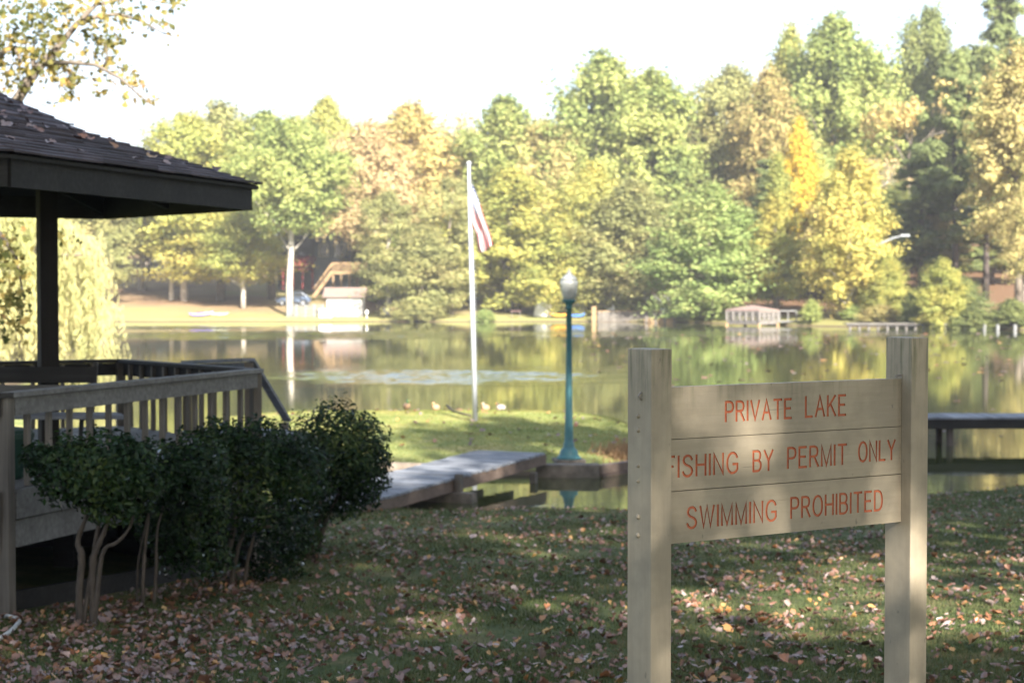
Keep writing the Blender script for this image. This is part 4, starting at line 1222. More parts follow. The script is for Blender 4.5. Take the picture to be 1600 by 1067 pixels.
v, f = scatter(*BLADE, pos, lean, rng.random(n_) * 6.28, np.stack([rng.uniform(.004, .009, n_) * (1 + gy_ / 30), rng.uniform(.01, .03, n_), rng.uniform(.018, .05, n_)], 1))
GRASS = leafmat('grass_blade', [(0.048, 0.068, 0.028), (0.078, 0.10, 0.042), (0.125, 0.135, 0.058), (0.20, 0.165, 0.09)], 0.3, patch=1.1)
tag(mesh_np('grass', v, f, GRASS), kind='stuff')
# island turf blades
ix, iy = rng.uniform(-7.4, 3.0, 70000), rng.uniform(33.1, 47.6, 70000)
ih = height(ix, iy)
ix, iy, ih = ix[ih > .1], iy[ih > .1], ih[ih > .1]
n_ = len(ix)
v, f = scatter(*BLADE, np.stack([ix, iy, ih - .004], 1), rng.normal(0, .35, (n_, 3)) + np.array([0, 0, 1.0]), rng.random(n_) * 6.28,
               np.stack([rng.uniform(.010, .018, n_), rng.uniform(.01, .04, n_), rng.uniform(.02, .05, n_)], 1))
TURF = leafmat('turf_blade', [(0.10, 0.14, 0.035), (0.17, 0.20, 0.055), (0.25, 0.24, 0.08), (0.34, 0.27, 0.12)], 0.3, patch=.8)
tag(mesh_np('island_grass', v, f, TURF), kind='stuff')
# leaf litter: thick near the gazebo and towards the viewer, thinner by the water
lx, ly = frustum_pts(31000, 9.8, 30.3, 1.1)
keep = (np.interp(lx, *YB) - ly > .15) & ~inside_hex(lx, ly, 1.0)
prob = np.clip(.5 + .3 * np.sin(lx * 4.3 + 1.7 * np.sin(ly * 2.1)) * np.sin(ly * 3.7 + lx) + .25 * np.sin(lx * 1.7 + ly * .6) * np.sin(ly * 1.3 - lx * .5) + .5 * np.exp(-((lx + 2.6) / 1.2) ** 2) * (ly < 14) - .012 * (ly - 10), 0.15, 1)
keep &= rng.random(len(lx)) < prob
lx, ly = lx[keep], ly[keep]
ax, ay = rng.uniform(-3.9, -2.2, 1100), rng.uniform(10.5, 19.5, 1100)
k2 = ~inside_hex(ax, ay, 1.0)
lx, ly = np.concatenate([lx, ax[k2]]), np.concatenate([ly, ay[k2]])
n_ = len(lx)
v, f = scatter(*CURL, np.stack([lx, ly, height(lx, ly) + rng.uniform(.012, .04, n_)], 1), rng.normal(0, .52, (n_, 3)) * np.array([1, 1, .2]) + np.array([0, 0, 1.0]), rng.random(n_) * 6.28,
               (rng.uniform(.024, .062, n_) * np.where(rng.random(n_) < .12, 1.45, 1))[:, None] * np.stack([rng.uniform(.45, 1.1, n_), rng.uniform(.85, 1.3, n_), rng.uniform(-1.8, 2.8, n_)], 1))
tag(mesh_np('fallen_leaves', v, f, M_LITTER), kind='stuff')
ix, iy = rng.uniform(-7, 2.8, 130), rng.uniform(33.3, 47, 130)
n_ = len(ix)
v, f = scatter(*CURL, np.stack([ix, iy, height(ix, iy) + .03], 1), rng.normal(0, .35, (n_, 3)) + np.array([0, 0, 1.0]), rng.random(n_) * 6.28, rng.uniform(.08, .14, n_))
tag(mesh_np('island_leaves', v, f, M_LITTER), kind='stuff')
# leaves afloat on the water
fx, fy = rng.uniform(3, 36, 420), rng.uniform(40, 135, 420)
k3 = np.abs(fx / fy) < .3
fx, fy = fx[k3], fy[k3]
n_ = len(fx)
v, f = scatter(*MAPLE, np.stack([fx, fy, np.full(n_, .012)], 1), rng.normal(0, .1, (n_, 3)) + np.array([0, 0, 1.0]), rng.random(n_) * 6.28, rng.uniform(.10, .2, n_) * (1 + fy / 120))
tag(mesh_np('floating_leaves', v, f, M_LITTER), kind='stuff')

# ------------------------------------------------------------------ the sign
TH = R(32.3)
SB = V3((math.cos(TH), math.sin(TH), 0))            # along the boards, away from the viewer
SN = V3((math.sin(TH), -math.cos(TH), 0))           # out of the lettered face
SC = V3((.4833, 6.283, 0)); SL = 1.2418
GLY = {
 'P': (.52, [[(0, 0), (0, 1)], [(0, 1), (.3, 1), (.44, .95), (.5, .86), (.52, .74), (.5, .62), (.44, .53), (.3, .48), (0, .48)]]),
 'R': (.56, [[(0, 0), (0, 1)], [(0, 1), (.3, 1), (.44, .95), (.5, .86), (.52, .75), (.5, .63), (.44, .54), (.3, .5), (0, .5)], [(.28, .5), (.56, 0)]]),
 'I': (.0, [[(0, 0), (0, 1)]]),
 'V': (.6, [[(0, 1), (.3, 0), (.6, 1)]]),
 'A': (.6, [[(0, 0), (.3, 1), (.6, 0)], [(.11, .36), (.49, .36)]]),
 'T': (.56, [[(0, 1), (.56, 1)], [(.28, 1), (.28, 0)]]),
 'E': (.48, [[(.48, 0), (0, 0), (0, 1), (.46, 1)], [(0, .52), (.4, .52)]]),
 'L': (.44, [[(0, 1), (0, 0), (.44, 0)]]),
 'K': (.54, [[(0, 0), (0, 1)], [(.52, 1), (0, .4)], [(.18, .6), (.54, 0)]]),
 'F': (.46, [[(0, 0), (0, 1), (.46, 1)], [(0, .52), (.38, .52)]]),
 'S': (.54, [[(.52, .82), (.46, .93), (.34, 1), (.2, 1), (.08, .93), (.03, .8), (.06, .67), (.15, .58), (.38, .48), (.5, .38), (.54, .24), (.49, .1), (.36, .01), (.2, 0), (.06, .08), (0, .21)]]),
 'H': (.54, [[(0, 0), (0, 1)], [(.54, 0), (.54, 1)], [(0, .52), (.54, .52)]]),
 'N': (.54, [[(0, 0), (0, 1), (.54, 0), (.54, 1)]]),
 'G': (.62, [[(.6, .78), (.53, .92), (.41, 1), (.25, 1), (.11, .9), (.02, .7), (0, .5), (.02, .28), (.11, .1), (.25, 0), (.42, .01), (.54, .08), (.62, .18), (.62, .44), (.36, .44)]]),
 'B': (.54, [[(0, 0), (0, 1), (.3, 1), (.43, .95), (.48, .86), (.49, .76), (.46, .63), (.4, .56), (.3, .53), (0, .53)], [(.3, .53), (.44, .48), (.51, .4), (.54, .28), (.51, .13), (.43, .04), (.3, 0), (0, 0)]]),
 'Y': (.58, [[(0, 1), (.29, .48), (.58, 1)], [(.29, .48), (.29, 0)]]),
 'M': (.64, [[(0, 0), (0, 1), (.32, 0), (.64, 1), (.64, 0)]]),
 'O': (.64, [[(.32, 1), (.46, .96), (.57, .84), (.63, .66), (.64, .5), (.63, .33), (.57, .15), (.46, .04), (.32, 0), (.18, .04), (.07, .15), (.01, .33), (0, .5), (.01, .66), (.07, .84), (.18, .96), (.32, 1)]]),
 'W': (.84, [[(0, 1), (.21, 0), (.42, 1), (.63, 0), (.84, 1)]]),
 'D': (.56, [[(0, 0), (0, 1), (.24, 1), (.4, .95), (.5, .82), (.55, .64), (.56, .5), (.55, .35), (.5, .17), (.4, .05), (.24, 0), (0, 0)]]),
}
FACE = .019
def on_board(px, py):
    """where the ray of a pixel meets the lettered face: (distance along, height)"""
    o = V3((0, 0, CAMZ)); dr = P(px, py, 1.0) - o
    c = SC + SN * FACE
    t = (c - V3((0, 0, 0))).dot(SN) / V3((dr.x, dr.y, 0)).dot(SN)
    p = o + dr * t
    return (V3((p.x, p.y, 0)) - c).dot(SB), p.z
def sign():
    zg = hz(1.0, 6.6)
    r = empty('sign', (SC.x, SC.y, zg), 'tan painted wooden board sign between two posts with orange carved lettering', 'sign')
    def W(s, nrm, z): 
        p = SC + SB * s + SN * nrm
        return V3((p.x, p.y, z))
    rows = [(3.144, 2.9605, [("PRIVATE", 1134, 1236, (658, 628)), ("LAKE", 1259, 1321, (651, 620))]),
            (2.958, 2.7765, [("FISHING", 1041, 1152, (746, 714)), ("BY", 1177, 1207, (736, 705)), ("PERMIT", 1231, 1322, (731, 700)), ("ONLY", 1342, 1398, (721, 691))]),
            (2.7735, 2.590, [("SWIMMING", 1074, 1212, (825, 793)), ("PROHIBITED", 1236, 1378, (809, 778))])]
    hw = .0052
    for ri, (zt_, zb_, wds) in enumerate(rows):
        bd = MB()
        bd.extrude([W(-.03, -FACE, zb_), W(SL - .0465, -FACE, zb_), W(SL - .0465, -FACE, zt_), W(-.03, -FACE, zt_)], SN * (2 * FACE))
        o = bd.build('sign_board', M['sign_board'], r)
        o.data.materials.append(M['sign_letter'])
        cut = MB()
        for w, p0, p1, (yb, yt) in wds:
            s0, z0 = on_board(p0, yb); _, z1 = on_board(p0, yt); s1, _ = on_board(p1, yb)
            h = z1 - z0
            tot = sum(GLY[c][0] for c in w); gaps = len(w) - 1
            # width unit so letters and gaps fill the measured word
            unit = (s1 - s0) / (tot + .26 * gaps) if gaps else h
            s = s0
            for ch in w:
                wd, strokes = GLY[ch]
                for st in strokes:
                    q = [(s + x * unit, z0 + y * h) for x, y in st]
                    if len(q) > 8 and q[0] != q[-1] or len(q) > 8:      # smooth curves
                        pass
                    closed = q[0] == q[-1]
                    cc = q[:-1] if closed else q
                    m = len(cc); Lf, Rt = [], []
                    for i in range(m):
                        a = cc[i - 1] if (i > 0 or closed) else None
                        b = cc[(i + 1) % m] if (i < m - 1 or closed) else None
                        ds = []
                        if a: ds.append(V3((cc[i][0] - a[0], cc[i][1] - a[1], 0)).normalized())
                        if b: ds.append(V3((b[0] - cc[i][0], b[1] - cc[i][1], 0)).normalized())
                        if len(ds) == 1: n2 = V3((-ds[0].y, ds[0].x, 0)); k = 1
                        else:
                            t = (ds[0] + ds[1])
                            t = t.normalized() if t.length > 1e-5 else ds[0]
                            n2 = V3((-t.y, t.x, 0)); k = min(1 / max(n2.dot(V3((-ds[0].y, ds[0].x, 0))), .35), 2.2)
                        e = V3((0, 0, 0))
                        if not closed and i == 0: e = -ds[0] * .003
                        if not closed and i == m - 1: e = ds[0] * .003
                        Lf.append((cc[i][0] + n2.x * hw * k + e.x, cc[i][1] + n2.y * hw * k + e.y)); Rt.append((cc[i][0] - n2.x * hw * k + e.x, cc[i][1] - n2.y * hw * k + e.y))
                    segs = m if closed else m - 1
                    b0 = len(cut.v)
                    dz = (.004, -.0042)           # from just proud of the face to the bottom of the groove
                    for i in range(m):
                        cx_, cz_ = (Lf[i][0] + Rt[i][0]) / 2, (Lf[i][1] + Rt[i][1]) / 2
                        for (pt, nn) in ((Lf[i], dz[0]), (Rt[i], dz[0]), (Lf[i], dz[1]), (Rt[i], dz[1])):
                            f_ = 1.0 if nn > 0 else .72
                            cut.v.append(tuple(W(cx_ + (pt[0] - cx_) * f_, FACE + nn, cz_ + (pt[1] - cz_) * f_)))
                    for i in range(segs):
                        a, b = b0 + 4 * i, b0 + 4 * ((i + 1) % m)
                        cut.f += [[a, b, b + 1, a + 1], [a + 2, a + 3, b + 3, b + 2], [a, a + 2, b + 2, b], [a + 1, b + 1, b + 3, a + 3]]
                    if not closed:
                        a, b = b0, b0 + 4 * (m - 1)
                        cut.f += [[a, a + 1, a + 3, a + 2], [b, b + 2, b + 3, b + 1]]
                s += (wd + .26) * unit
        # carve the lettering
        co = cut.build('cutter', M['sign_letter'], r)
        md = o.modifiers.new('carve', 'BOOLEAN'); md.operation = 'DIFFERENCE'; md.object = co; md.solver = 'EXACT'; md.use_self = True
        try: md.material_mode = 'TRANSFER'
        except Exception: pass
        dg = bpy.context.evaluated_depsgraph_get()
        me = bpy.data.meshes.new_from_object(o.evaluated_get(dg))
        o.modifiers.clear()
        o.data = me
        bpy.data.objects.remove(co, do_unlink=True)
    for s, zt_ in ((0, 3.281), (SL, 3.302)):
        mb = MB()
        mb.extrude([W(s - .045, -.07, zg - .25), W(s + .045, -.07, zg - .25), W(s + .045, .07, zg - .25), W(s - .045, .07, zg - .25)], (0, 0, zt_ - zg + .25))
        po = mb.build('sign_post', M['sign_post'], r, bevel=.004)
        if s == 0:
            for py, rr in ((650, .009), (672, .009), (728, .007), (752, .007), (808, .010), (837, .010)):
                z = CAMZ - (py - 447) / FPX * 6.27
                q = W(-.045, -.005, z)
                bm_ = MB()
                bm_.tube([q, q - SB * .004, q - SB * .008], [rr, rr * .85, rr * .4], 10)
                bm_.build('bolt', M['sign_post'], po)
        # rusty hinge stub on the first post, wire staple on the second
    q = W(-.045, .012, CAMZ - (618 - 447) / FPX * 6.27)
    MB().tube([q - SB * .001 + V3((0, 0, .012)), q - SB * .012, q - SB * .004 - V3((0, 0, .014))], .004, 6).build('rusty_hook', M['rust_metal'], r)
    q = W(SL - .0455, FACE - .004, 3.15)
    MB().tube([q + SB * -.03 + V3((0, 0, .004)), q + V3((0, 0, .008)), q + V3((0, 0, -.02))], .004, 6).build('staple', M['rust_metal'], r)
sign()

# ------------------------------------------------------------------ flagpole and flag
def flagpole():
    d = 41.2
    b, t = P(743, 651, d), P(732.5, 262, d)
    r = empty('flagpole', (b.x, b.y, hz(b.x, b.y)), 'tall white metal flagpole standing in the island grass', 'flagpole')
    b.z = hz(b.x, b.y) - .2
    MB().tube([b, b.lerp(t, .5), t], [.062, .055, .034], 16).build('pole', M['pole_metal'], r, smooth=True)
    c = t
    MB().lathe((c.x, c.y, c.z), [(.03, 0), (.055, .01), (.055, .03), (.02, .035), (.04, .05), (.058, .085), (.05, .125), (.02, .145)], 14).build('finial', M['pole_metal'], r, smooth=True)
    m1 = P(744, 640, d) + V3((.02, -.065, -.04)); m2 = m1 + V3((0, 0, .1))
    MB().tube([m1, m1.lerp(m2, .3) + V3((.03, -.03, 0)), m2.lerp(m1, .3) + V3((.03, -.03, 0)), m2], .01, 6).build('cleat', M['black_metal'], r)
    h = [P(734, 283, d) + V3((.05, -.06, 0)), P(739, 480, d) + V3((.07, -.07, 0)), m2]
    MB().tube(h, .004, 5).build('halyard', M['gray_metal'], r)
    return b, t
fb, ft_ = flagpole()
def flag():
    d = 41.2
    top = P(736.5, 285, d)
    nu, nv = 60, 30
    vs, fs, uv = [], [], []
    for j in range(nv + 1):
        for i in range(nu + 1):
            u, v = i / nu, j / nv
            x = .01 + u * (.47 - .29 * v) + .02 * math.sin(u * 9 + v * 4) * u
            drop = (1 - u) * .9 * v + u * (1.48 + .20 * v - .1 * abs(v - .5))
            drop -= .08 * math.sin(u * math.pi)
            y = .11 * math.sin(v * 11 + u * 3.0) * (u ** .6) + .05 * math.sin(v * 5 - u * 6) * u
            vs.append((top.x + x, top.y - .05 + y, top.z - drop)); uv.append((u, v))
    for j in range(nv):
        for i in range(nu):
            a = j * (nu + 1) + i
            fs.append((a, a + 1, a + nu + 2, a + nu + 1))
    m, n, l, b = nmat('flag_cloth')
    uvn = n.new("ShaderNodeUVMap"); uvn.uv_map = 'UVMap'
    sp = n.new("ShaderNodeSeparateXYZ"); l.new(uvn.outputs[0], sp.inputs[0])
    def mth(op, a, bb=None):
        q = n.new("ShaderNodeMath"); q.operation = op
        for i, x in enumerate((a, bb)):
            if x is None: continue
            if isinstance(x, (int, float)): q.inputs[i].default_value = x
            else: l.new(x, q.inputs[i])
        return q.outputs[0]
    st = mth('MODULO', mth('FLOOR', mth('MULTIPLY', sp.outputs["Y"], 13)), 2)
    mx = n.new("ShaderNodeMixRGB"); mx.inputs["Color1"].default_value = (.30, .018, .028, 1); mx.inputs["Color2"].default_value = (.42, .415, .41, 1)
    l.new(st, mx.inputs["Fac"])
    can = mth('MULTIPLY', mth('LESS_THAN', sp.outputs["X"], .4), mth('LESS_THAN', sp.outputs["Y"], 7 / 13))
    # star grid: staggered rows of dots
    su, sv = mth('MULTIPLY', sp.outputs["X"], 1 / .4 * 12), mth('MULTIPLY', sp.outputs["Y"], 13 / 7 * 10)
    fu, fv = mth('ROUND', su), mth('ROUND', sv)
    par = mth('LESS_THAN', mth('MODULO', mth('ADD', fu, fv), 2), .5)
    dist = mth('ADD', mth('POWER', mth('SUBTRACT', su, fu), 2), mth('POWER', mth('SUBTRACT', sv, fv), 2))
    star = mth('MULTIPLY', mth('MULTIPLY', mth('LESS_THAN', dist, .16), par), mth('MULTIPLY', mth('GREATER_THAN', fu, .5), mth('GREATER_THAN', fv, .5)))
    bl = n.new("ShaderNodeMixRGB"); bl.inputs["Color1"].default_value = (.018, .032, .13, 1); bl.inputs["Color2"].default_value = (.8, .8, .8, 1)
    l.new(star, bl.inputs["Fac"])
    fin = n.new("ShaderNodeMixRGB"); l.new(can, fin.inputs["Fac"]); l.new(mx.outputs["Color"], fin.inputs["Color1"]); l.new(bl.outputs["Color"], fin.inputs["Color2"])
    l.new(fin.outputs["Color"], b.inputs["Base Color"])
    b.inputs["Roughness"].default_value = .75
    o = mesh_np('flag', vs, fs, m, smooth=True)
    ul = o.data.uv_layers.new(name='UVMap')
    li = np.empty(len(o.data.loops), np.int32); o.data.loops.foreach_get('vertex_index', li)
    ul.data.foreach_set('uv', np.array(uv, np.float32)[li].ravel())
    sm = o.modifiers.new('cloth_thickness', 'SOLIDIFY'); sm.thickness = .004
    tag(o, 'striped flag with starred blue corner hanging limp from the flagpole', 'flag')
flag()
def patch(cx, cy, rx, ry, m, name, label, cat): pass

# ------------------------------------------------------------------ lamp post on the island
def lamp():
    d = 33.6
    x = (889 - CX) / FPX * d
    zg = hz(x, d)
    r = empty('lamp_post', (x, d, zg), 'teal lamp post with frosted globe on a concrete pad at the island edge', 'lamp')
    z0 = .22
    MB().box((x - .0, d + .02, z0 / 2 + .02), (.56, .56, z0 + .04), R(8)).build('concrete_pad', M['concrete'], r, bevel=.015)
    zz = z0 + .04
    MB().lathe((x, d, zz), [(.23, 0), (.23, .03), (.20, .05), (.175, .09), (.17, .15), (.12, .20), (.10, .24), (.105, .28), (.085, .31), (.08, .45), (.068, .9), (.058, 1.8), (.05, 2.82), (.07, 2.83), (.05, 2.86)], 20).build('pole', M['teal'], r, smooth=True)
    zc = zz + 2.86
    MB().lathe((x, d, zc), [(.045, 0), (.075, .02), (.06, .04), (.10, .07), (.125, .10), (.13, .125), (.10, .13)], 20).build('collar', M['teal'], r, smooth=True)
    MB().lathe((x, d, zc + .125), [(.105, 0), (.125, .06), (.15, .17), (.168, .29), (.165, .34), (.14, .37)], 24).build('lamp_globe', M['white_glass'], r, smooth=True)
    m = simple('lamp_cap', (.34, .345, .33), (.25, .255, .245), .4, 8)
    MB().lathe((x, d, zc + .49), [(.15, 0), (.155, .015), (.12, .06), (.07, .10), (.045, .12), (.05, .14), (.03, .16), (.012, .20), (.012, .23)], 20).build('lamp_cap', m, r, smooth=True)
lamp()

# ------------------------------------------------------------------ island edge: concrete and timber
def island_edge():
    w = MB()
    w.box((1.02, 32.82, .03), (1.16, .34, .42))
    o = tag(w.build('concrete_wall', M['concrete'], bevel=.02), 'low stained concrete retaining wall under the lamp post at the water', 'wall')
    t = MB()
    p = [V3((1.60, 32.78, 0)), V3((2.35, 33.7, 0)), V3((3.05, 35.4, 0)), V3((3.1, 38.5, 0))]
    for a, b in zip(p, p[1:]):
        for z, hgt in ((-.05, .19), (.135, .17)):
            off = V3((-.03 if z > 0 else 0, .03 if z > 0 else 0, z))
            t.beam(a + off, b + off, .17, hgt)
    tag(t.build('timber_edging', M['dock_side'], bevel=.012), 'dark stacked timber edging beside the concrete wall under the lamp', 'edging')
    lg = MB()
    lg.tube([(-3.2, 32.75, .17), (-2.3, 32.72, .18), (-1.35, 32.78, .15)], [.1, .11, .1], 12)
    tag(lg.build('log', M['bark'], smooth=True), 'round timber log along the island edge between bush and footbridge', 'log')
    # dry tussock at the island corner
    g = np.random.default_rng(12)
    n = 1500
    cx, cy = g.normal(2.35, .3, n), g.normal(34.9, .55, n)
    pos = np.stack([cx, cy, height(cx, cy)], 1)
    v, f = scatter(*BLADE, pos, g.normal(0, .6, (n, 3)) + np.array([.3, -.3, 1.0]), g.random(n) * 6.28, np.stack([g.uniform(.012, .024, n), g.uniform(.05, .2, n), g.uniform(.15, .42, n)], 1))
    tag(mesh_np('dry_grass_tuft', v, f, leafmat('dry_grass', [(.20, .12, .07), (.32, .20, .11), (.40, .28, .16)], .3)), 'tuft of dry brown grass at the island corner behind the sign post', 'grass tuft')
    s = MB()
    q = [P(698, 629, 46.5), P(708, 635, 44.5), P(722, 640, 43.2), P(736, 641, 42.6)]
    for k in q: k.z = hz(k.x, k.y) + .03
    q[0].z += .12
    tag(s.tube(q, [.03, .025, .022, .02], 6).build('stick', M['dark_bark'], smooth=True), 'bent dark stick lying on the island grass beside the flagpole', 'stick')
island_edge()

# ------------------------------------------------------------------ footbridge to the island
def footbridge():
    a, b = V3((-2.39, 25.6, .31)), V3((.62, 32.6, .46))
    r = empty('footbridge', (a.x, a.y, hz(a.x, a.y)), 'grey plank footbridge sloping from the lawn to the island', 'footbridge')
    d = (b - a).normalized()
    s = V3((-d.y, d.x, 0)).normalized()
    Wd = 1.32
    L = (b - a).length
    mb = MB(); g = random.Random(2)
    n = int(L / .148)
    for k in range(n):
        c = a + d * (k * .148 + .072)
        e = g.uniform(-.015, .02)
        mb.beam(c - s * (.02 + e) + V3((0, 0, g.uniform(-.006, .006))), c + s * (Wd + e) + V3((0, 0, g.uniform(-.006, .006))), .132 , .038)
    mb.build('planks', M['dock_wood'], r)
    for o, nm in ((.015, 0), (Wd - .05, 1), (Wd / 2, 2)):
        MB().beam(a + s * o + V3((0, 0, -.115)), b + s * o + V3((0, 0, -.115)), .045, .185).build('stringer', M['dock_side'], r)
    for (t, top) in ((.485, .46), (.90, .18)):
        for o in (-.075, Wd + .07):
            c = a.lerp(b, t) + s * o
            MB().box((c.x, c.y, (top - 1.2) / 2), (.115, .115, top + 1.2), math.atan2(d.y, d.x)).build('pile', M['grey_wood_z'], r, bevel=.01)
    c = a.lerp(b, .485)
    mb = MB(); mb.beam(c - s * .35 + V3((0, -.02, -.32)), c + s * (Wd + .3) + V3((0, -.02, -.32)), .22, .2)
    mb.build('cross_beam', M['concrete'], r)
footbridge()

def right_dock():
    z = .63
    r = empty('dock', (9, 39.8, 0), 'long low grey dock over the water beyond the sign', 'dock')
    mb = MB()
    x = 6.9; g = random.Random(6)
    while x < 19:
        w = .145
        mb.box((x + w / 2, 39.8, z - .02 + g.uniform(-.004, .004)), (w - .008, 1.35 + g.uniform(-.03, .03), .04)); x += w
    mb.build('planks', M['dock_wood'], r)
    for y in (39.17, 40.43):
        MB().beam((6.9, y, z - .15), (19, y, z - .15), .05, .2).build('stringer', M['dock_shade'], r)
    for x in (7.1, 9.62, 12.2, 14.8, 17.4):
        for y in (39.3, 40.3):
            MB().tube([(x, y, -1.3), (x, y, z - .045)], .075, 10).build('pile', M['dark_bark'], r, smooth=True)
right_dock()

# ------------------------------------------------------------------ ducks on the island
def duck(px, d, face, body, head, label, scl=1.0):
    x = (px - CX) / FPX * d
    zg = hz(x, d)
    c, s = math.cos(face), math.sin(face)
    def q(u, w, z): return V3((x + (u * c - w * s) * scl, d + (u * s + w * c) * scl, zg + z * scl))
    r = empty('duck', (x, d, zg), label, 'duck', 'ducks on the island')
    mb = MB()
    mb.tube([q(-.24, 0, .20), q(-.2, 0, .185), q(-.12, 0, .16), q(0, 0, .15), q(.10, 0, .16), q(.16, 0, .20), q(.185, 0, .25), q(.195, 0, .30), q(.21, 0, .335), q(.235, 0, .345)], [.006, .03, .072, .09, .08, .055, .036, .032, .038, .014], 12)
    b = mb.build('body', body, r, smooth=True)
    h = MB(); h.tube([q(.186, 0, .262), q(.195, 0, .30), q(.21, 0, .336), q(.24, 0, .347)], [.037, .036, .042, .016], 12)
    h.build('head', head, r, smooth=True)
    bl = MB(); bl.tube([q(.235, 0, .338), q(.285, 0, .325)], [.016, .012], 8); bl.build('bill', DUCK_BILL, r)
    for w in (-.035, .035):
        l_ = MB(); l_.tube([q(-.01, w, .09), q(.0, w, .0)], .009, 6); l_.beam(q(-.01, w, .006), q(.06, w, .006), .04 * scl, .008); l_.build('leg', DUCK_BILL, r)
DUCK_BILL = simple('duck_bill', (.5, .28, .05), (.42, .22, .05), .5, 20)
d_brown = simple('duck_brown', (.30, .19, .115), (.17, .10, .06), .7, 30); d_tan = simple('duck_tan', (.42, .27, .17), (.27, .17, .10), .7, 30); d_white = simple('duck_white', (.36, .33, .30), (.2, .18, .16), .7, 16)
d_green = simple('duck_green', (.01, .10, .05), (.015, .14, .06), .4, 10); d_dark = simple('duck_dark', (.05, .04, .035), (.08, .06, .05), .6, 20)
duck(635, 46.6, R(-70), d_brown, d_green, 'brown duck with dark green head at the far grass edge', .85)
duck(681, 46.9, R(-120), d_tan, d_tan, 'tan duck by the stick on the island edge', .66)
duck(759, 47.0, R(-125), d_tan, d_white, 'tan duck with pale head just past the flagpole', .66)
duck(783, 47.0, R(-140), d_white, d_dark, 'whitish duck with dark head beside the tan duck', .66)

# ------------------------------------------------------------------ the far shore: houses, shed, car, boats, docks
def G(px, d, dz=0.0):
    x = (px - CX) / FPX * d
    return V3((x, d, hz(x, d) + dz))
def Z(py, d): return CAMZ - (py - 447) / FPX * d
def siding(name, c1, c2):
    return simple(name, c1, c2, .6, 1.2, stretch=(1, 1, 6))
M['blue_siding'] = siding('blue_siding', (.11, .14, .19), (.16, .19, .245))
M['cream_siding'] = siding('cream_siding', (.72, .66, .56), (.62, .56, .47))
M['white_siding'] = siding('white_siding', (.30, .29, .275), (.24, .232, .22))
M['red_siding'] = siding('red_siding', (.42, .12, .07), (.34, .09, .055))
M['grey_roof'] = simple('grey_roof', (.20, .19, .185), (.13, .125, .12), .9, 3)
M['pink_roof'] = simple('pale_pink_roof', (.24, .165, .14), (.19, .135, .115), .8, 3)
M['red_awning'] = simple('red_awning', (.17, .014, .014), (.12, .010, .010), .7, 3)
def house(px0, px1, d, depth, zw, zr, wall, roof, label, windows=(), name='house', yaw=0.0):
    """gabled house: front wall from px0 to px1 at distance d, eaves at zw, ridge at zr"""
    x0, x1 = (px0 - CX) / FPX * d, (px1 - CX) / FPX * d
    zb = hz((x0 + x1) / 2, d) - .4
    r = empty(name, ((x0 + x1) / 2, d, zb), label, 'house' if name == 'house' else name)
    mb = MB()
    mb.box(((x0 + x1) / 2, d + depth / 2, (zb + zw) / 2), (x1 - x0, depth, zw - zb))
    ym = d + depth / 2
    for x in (x0, x1 - .1):
        mb.extrude([(x, d, zw), (x, d + depth, zw), (x, ym, zr)], (.1, 0, 0))
    w = mb.build('wall', wall, r)
    rf = MB()
    e, tk = .35, .12
    for sgn in (-1, 1):
        ye = d - e if sgn < 0 else d + depth + e
        ze = zw - e * (zr - zw) / (depth / 2)
        rf.extrude([(x0 - e, ye, ze), (x1 + e, ye, ze), (x1 + e, ym, zr), (x0 - e, ym, zr)], (0, 0, tk))
    rf.build('roof', roof, r)
    for (fx, z0, wd, hg) in windows:
        wx = x0 + fx * (x1 - x0)
        f = MB(); f.box((wx, d - .03, z0 + hg / 2), (wd + .16, .08, hg + .16)); fo = f.build('window', M['white_paint'], r)
        MB().box((wx, d - .06, z0 + hg / 2), (wd, .06, hg)).build('pane', M['glass_dark'], fo)
    return r, x0, x1, zb
# blue house with the red-awninged porch
r, x0, x1, zb = house(492, 548, 208, 9, Z(372, 208), Z(345, 208), M['blue_siding'], M['grey_roof'], 'blue-grey clapboard house among the trees behind the car', [(.25, Z(400, 208), .9, 1.3), (.7, Z(400, 208), .9, 1.3)])
aw = MB()
xa, xb, ya = (428 - CX) / FPX * 206, (492 - CX) / FPX * 206, 204.5
aw.extrude([(xa, ya, Z(420, 206)), (xb, ya, Z(420, 206)), (xb, ya + 3, Z(404, 206)), (xa, ya + 3, Z(404, 206))], (0, 0, .3))
aw.box(((xa + xb) / 2, ya + .05, Z(417, 206)), (xb - xa, .1, .8))
aw.build('porch_awning', M['red_awning'], r)
pw = MB(); pw.box(((xa + xb) / 2, 209.5, Z(398, 206)), (xb - xa, .3, 8.0)); pw.build('porch_wall', simple('porch_dark', (.06, .065, .09), (.09, .09, .12), .7, 1), r)
for k in range(5):
    x = xa + (xb - xa) * (k + .1) / 4.2
    MB().box((x, ya + .2, Z(432, 206)), (.16, .16, 3.0)).build('porch_post', M['red_awning'], r)
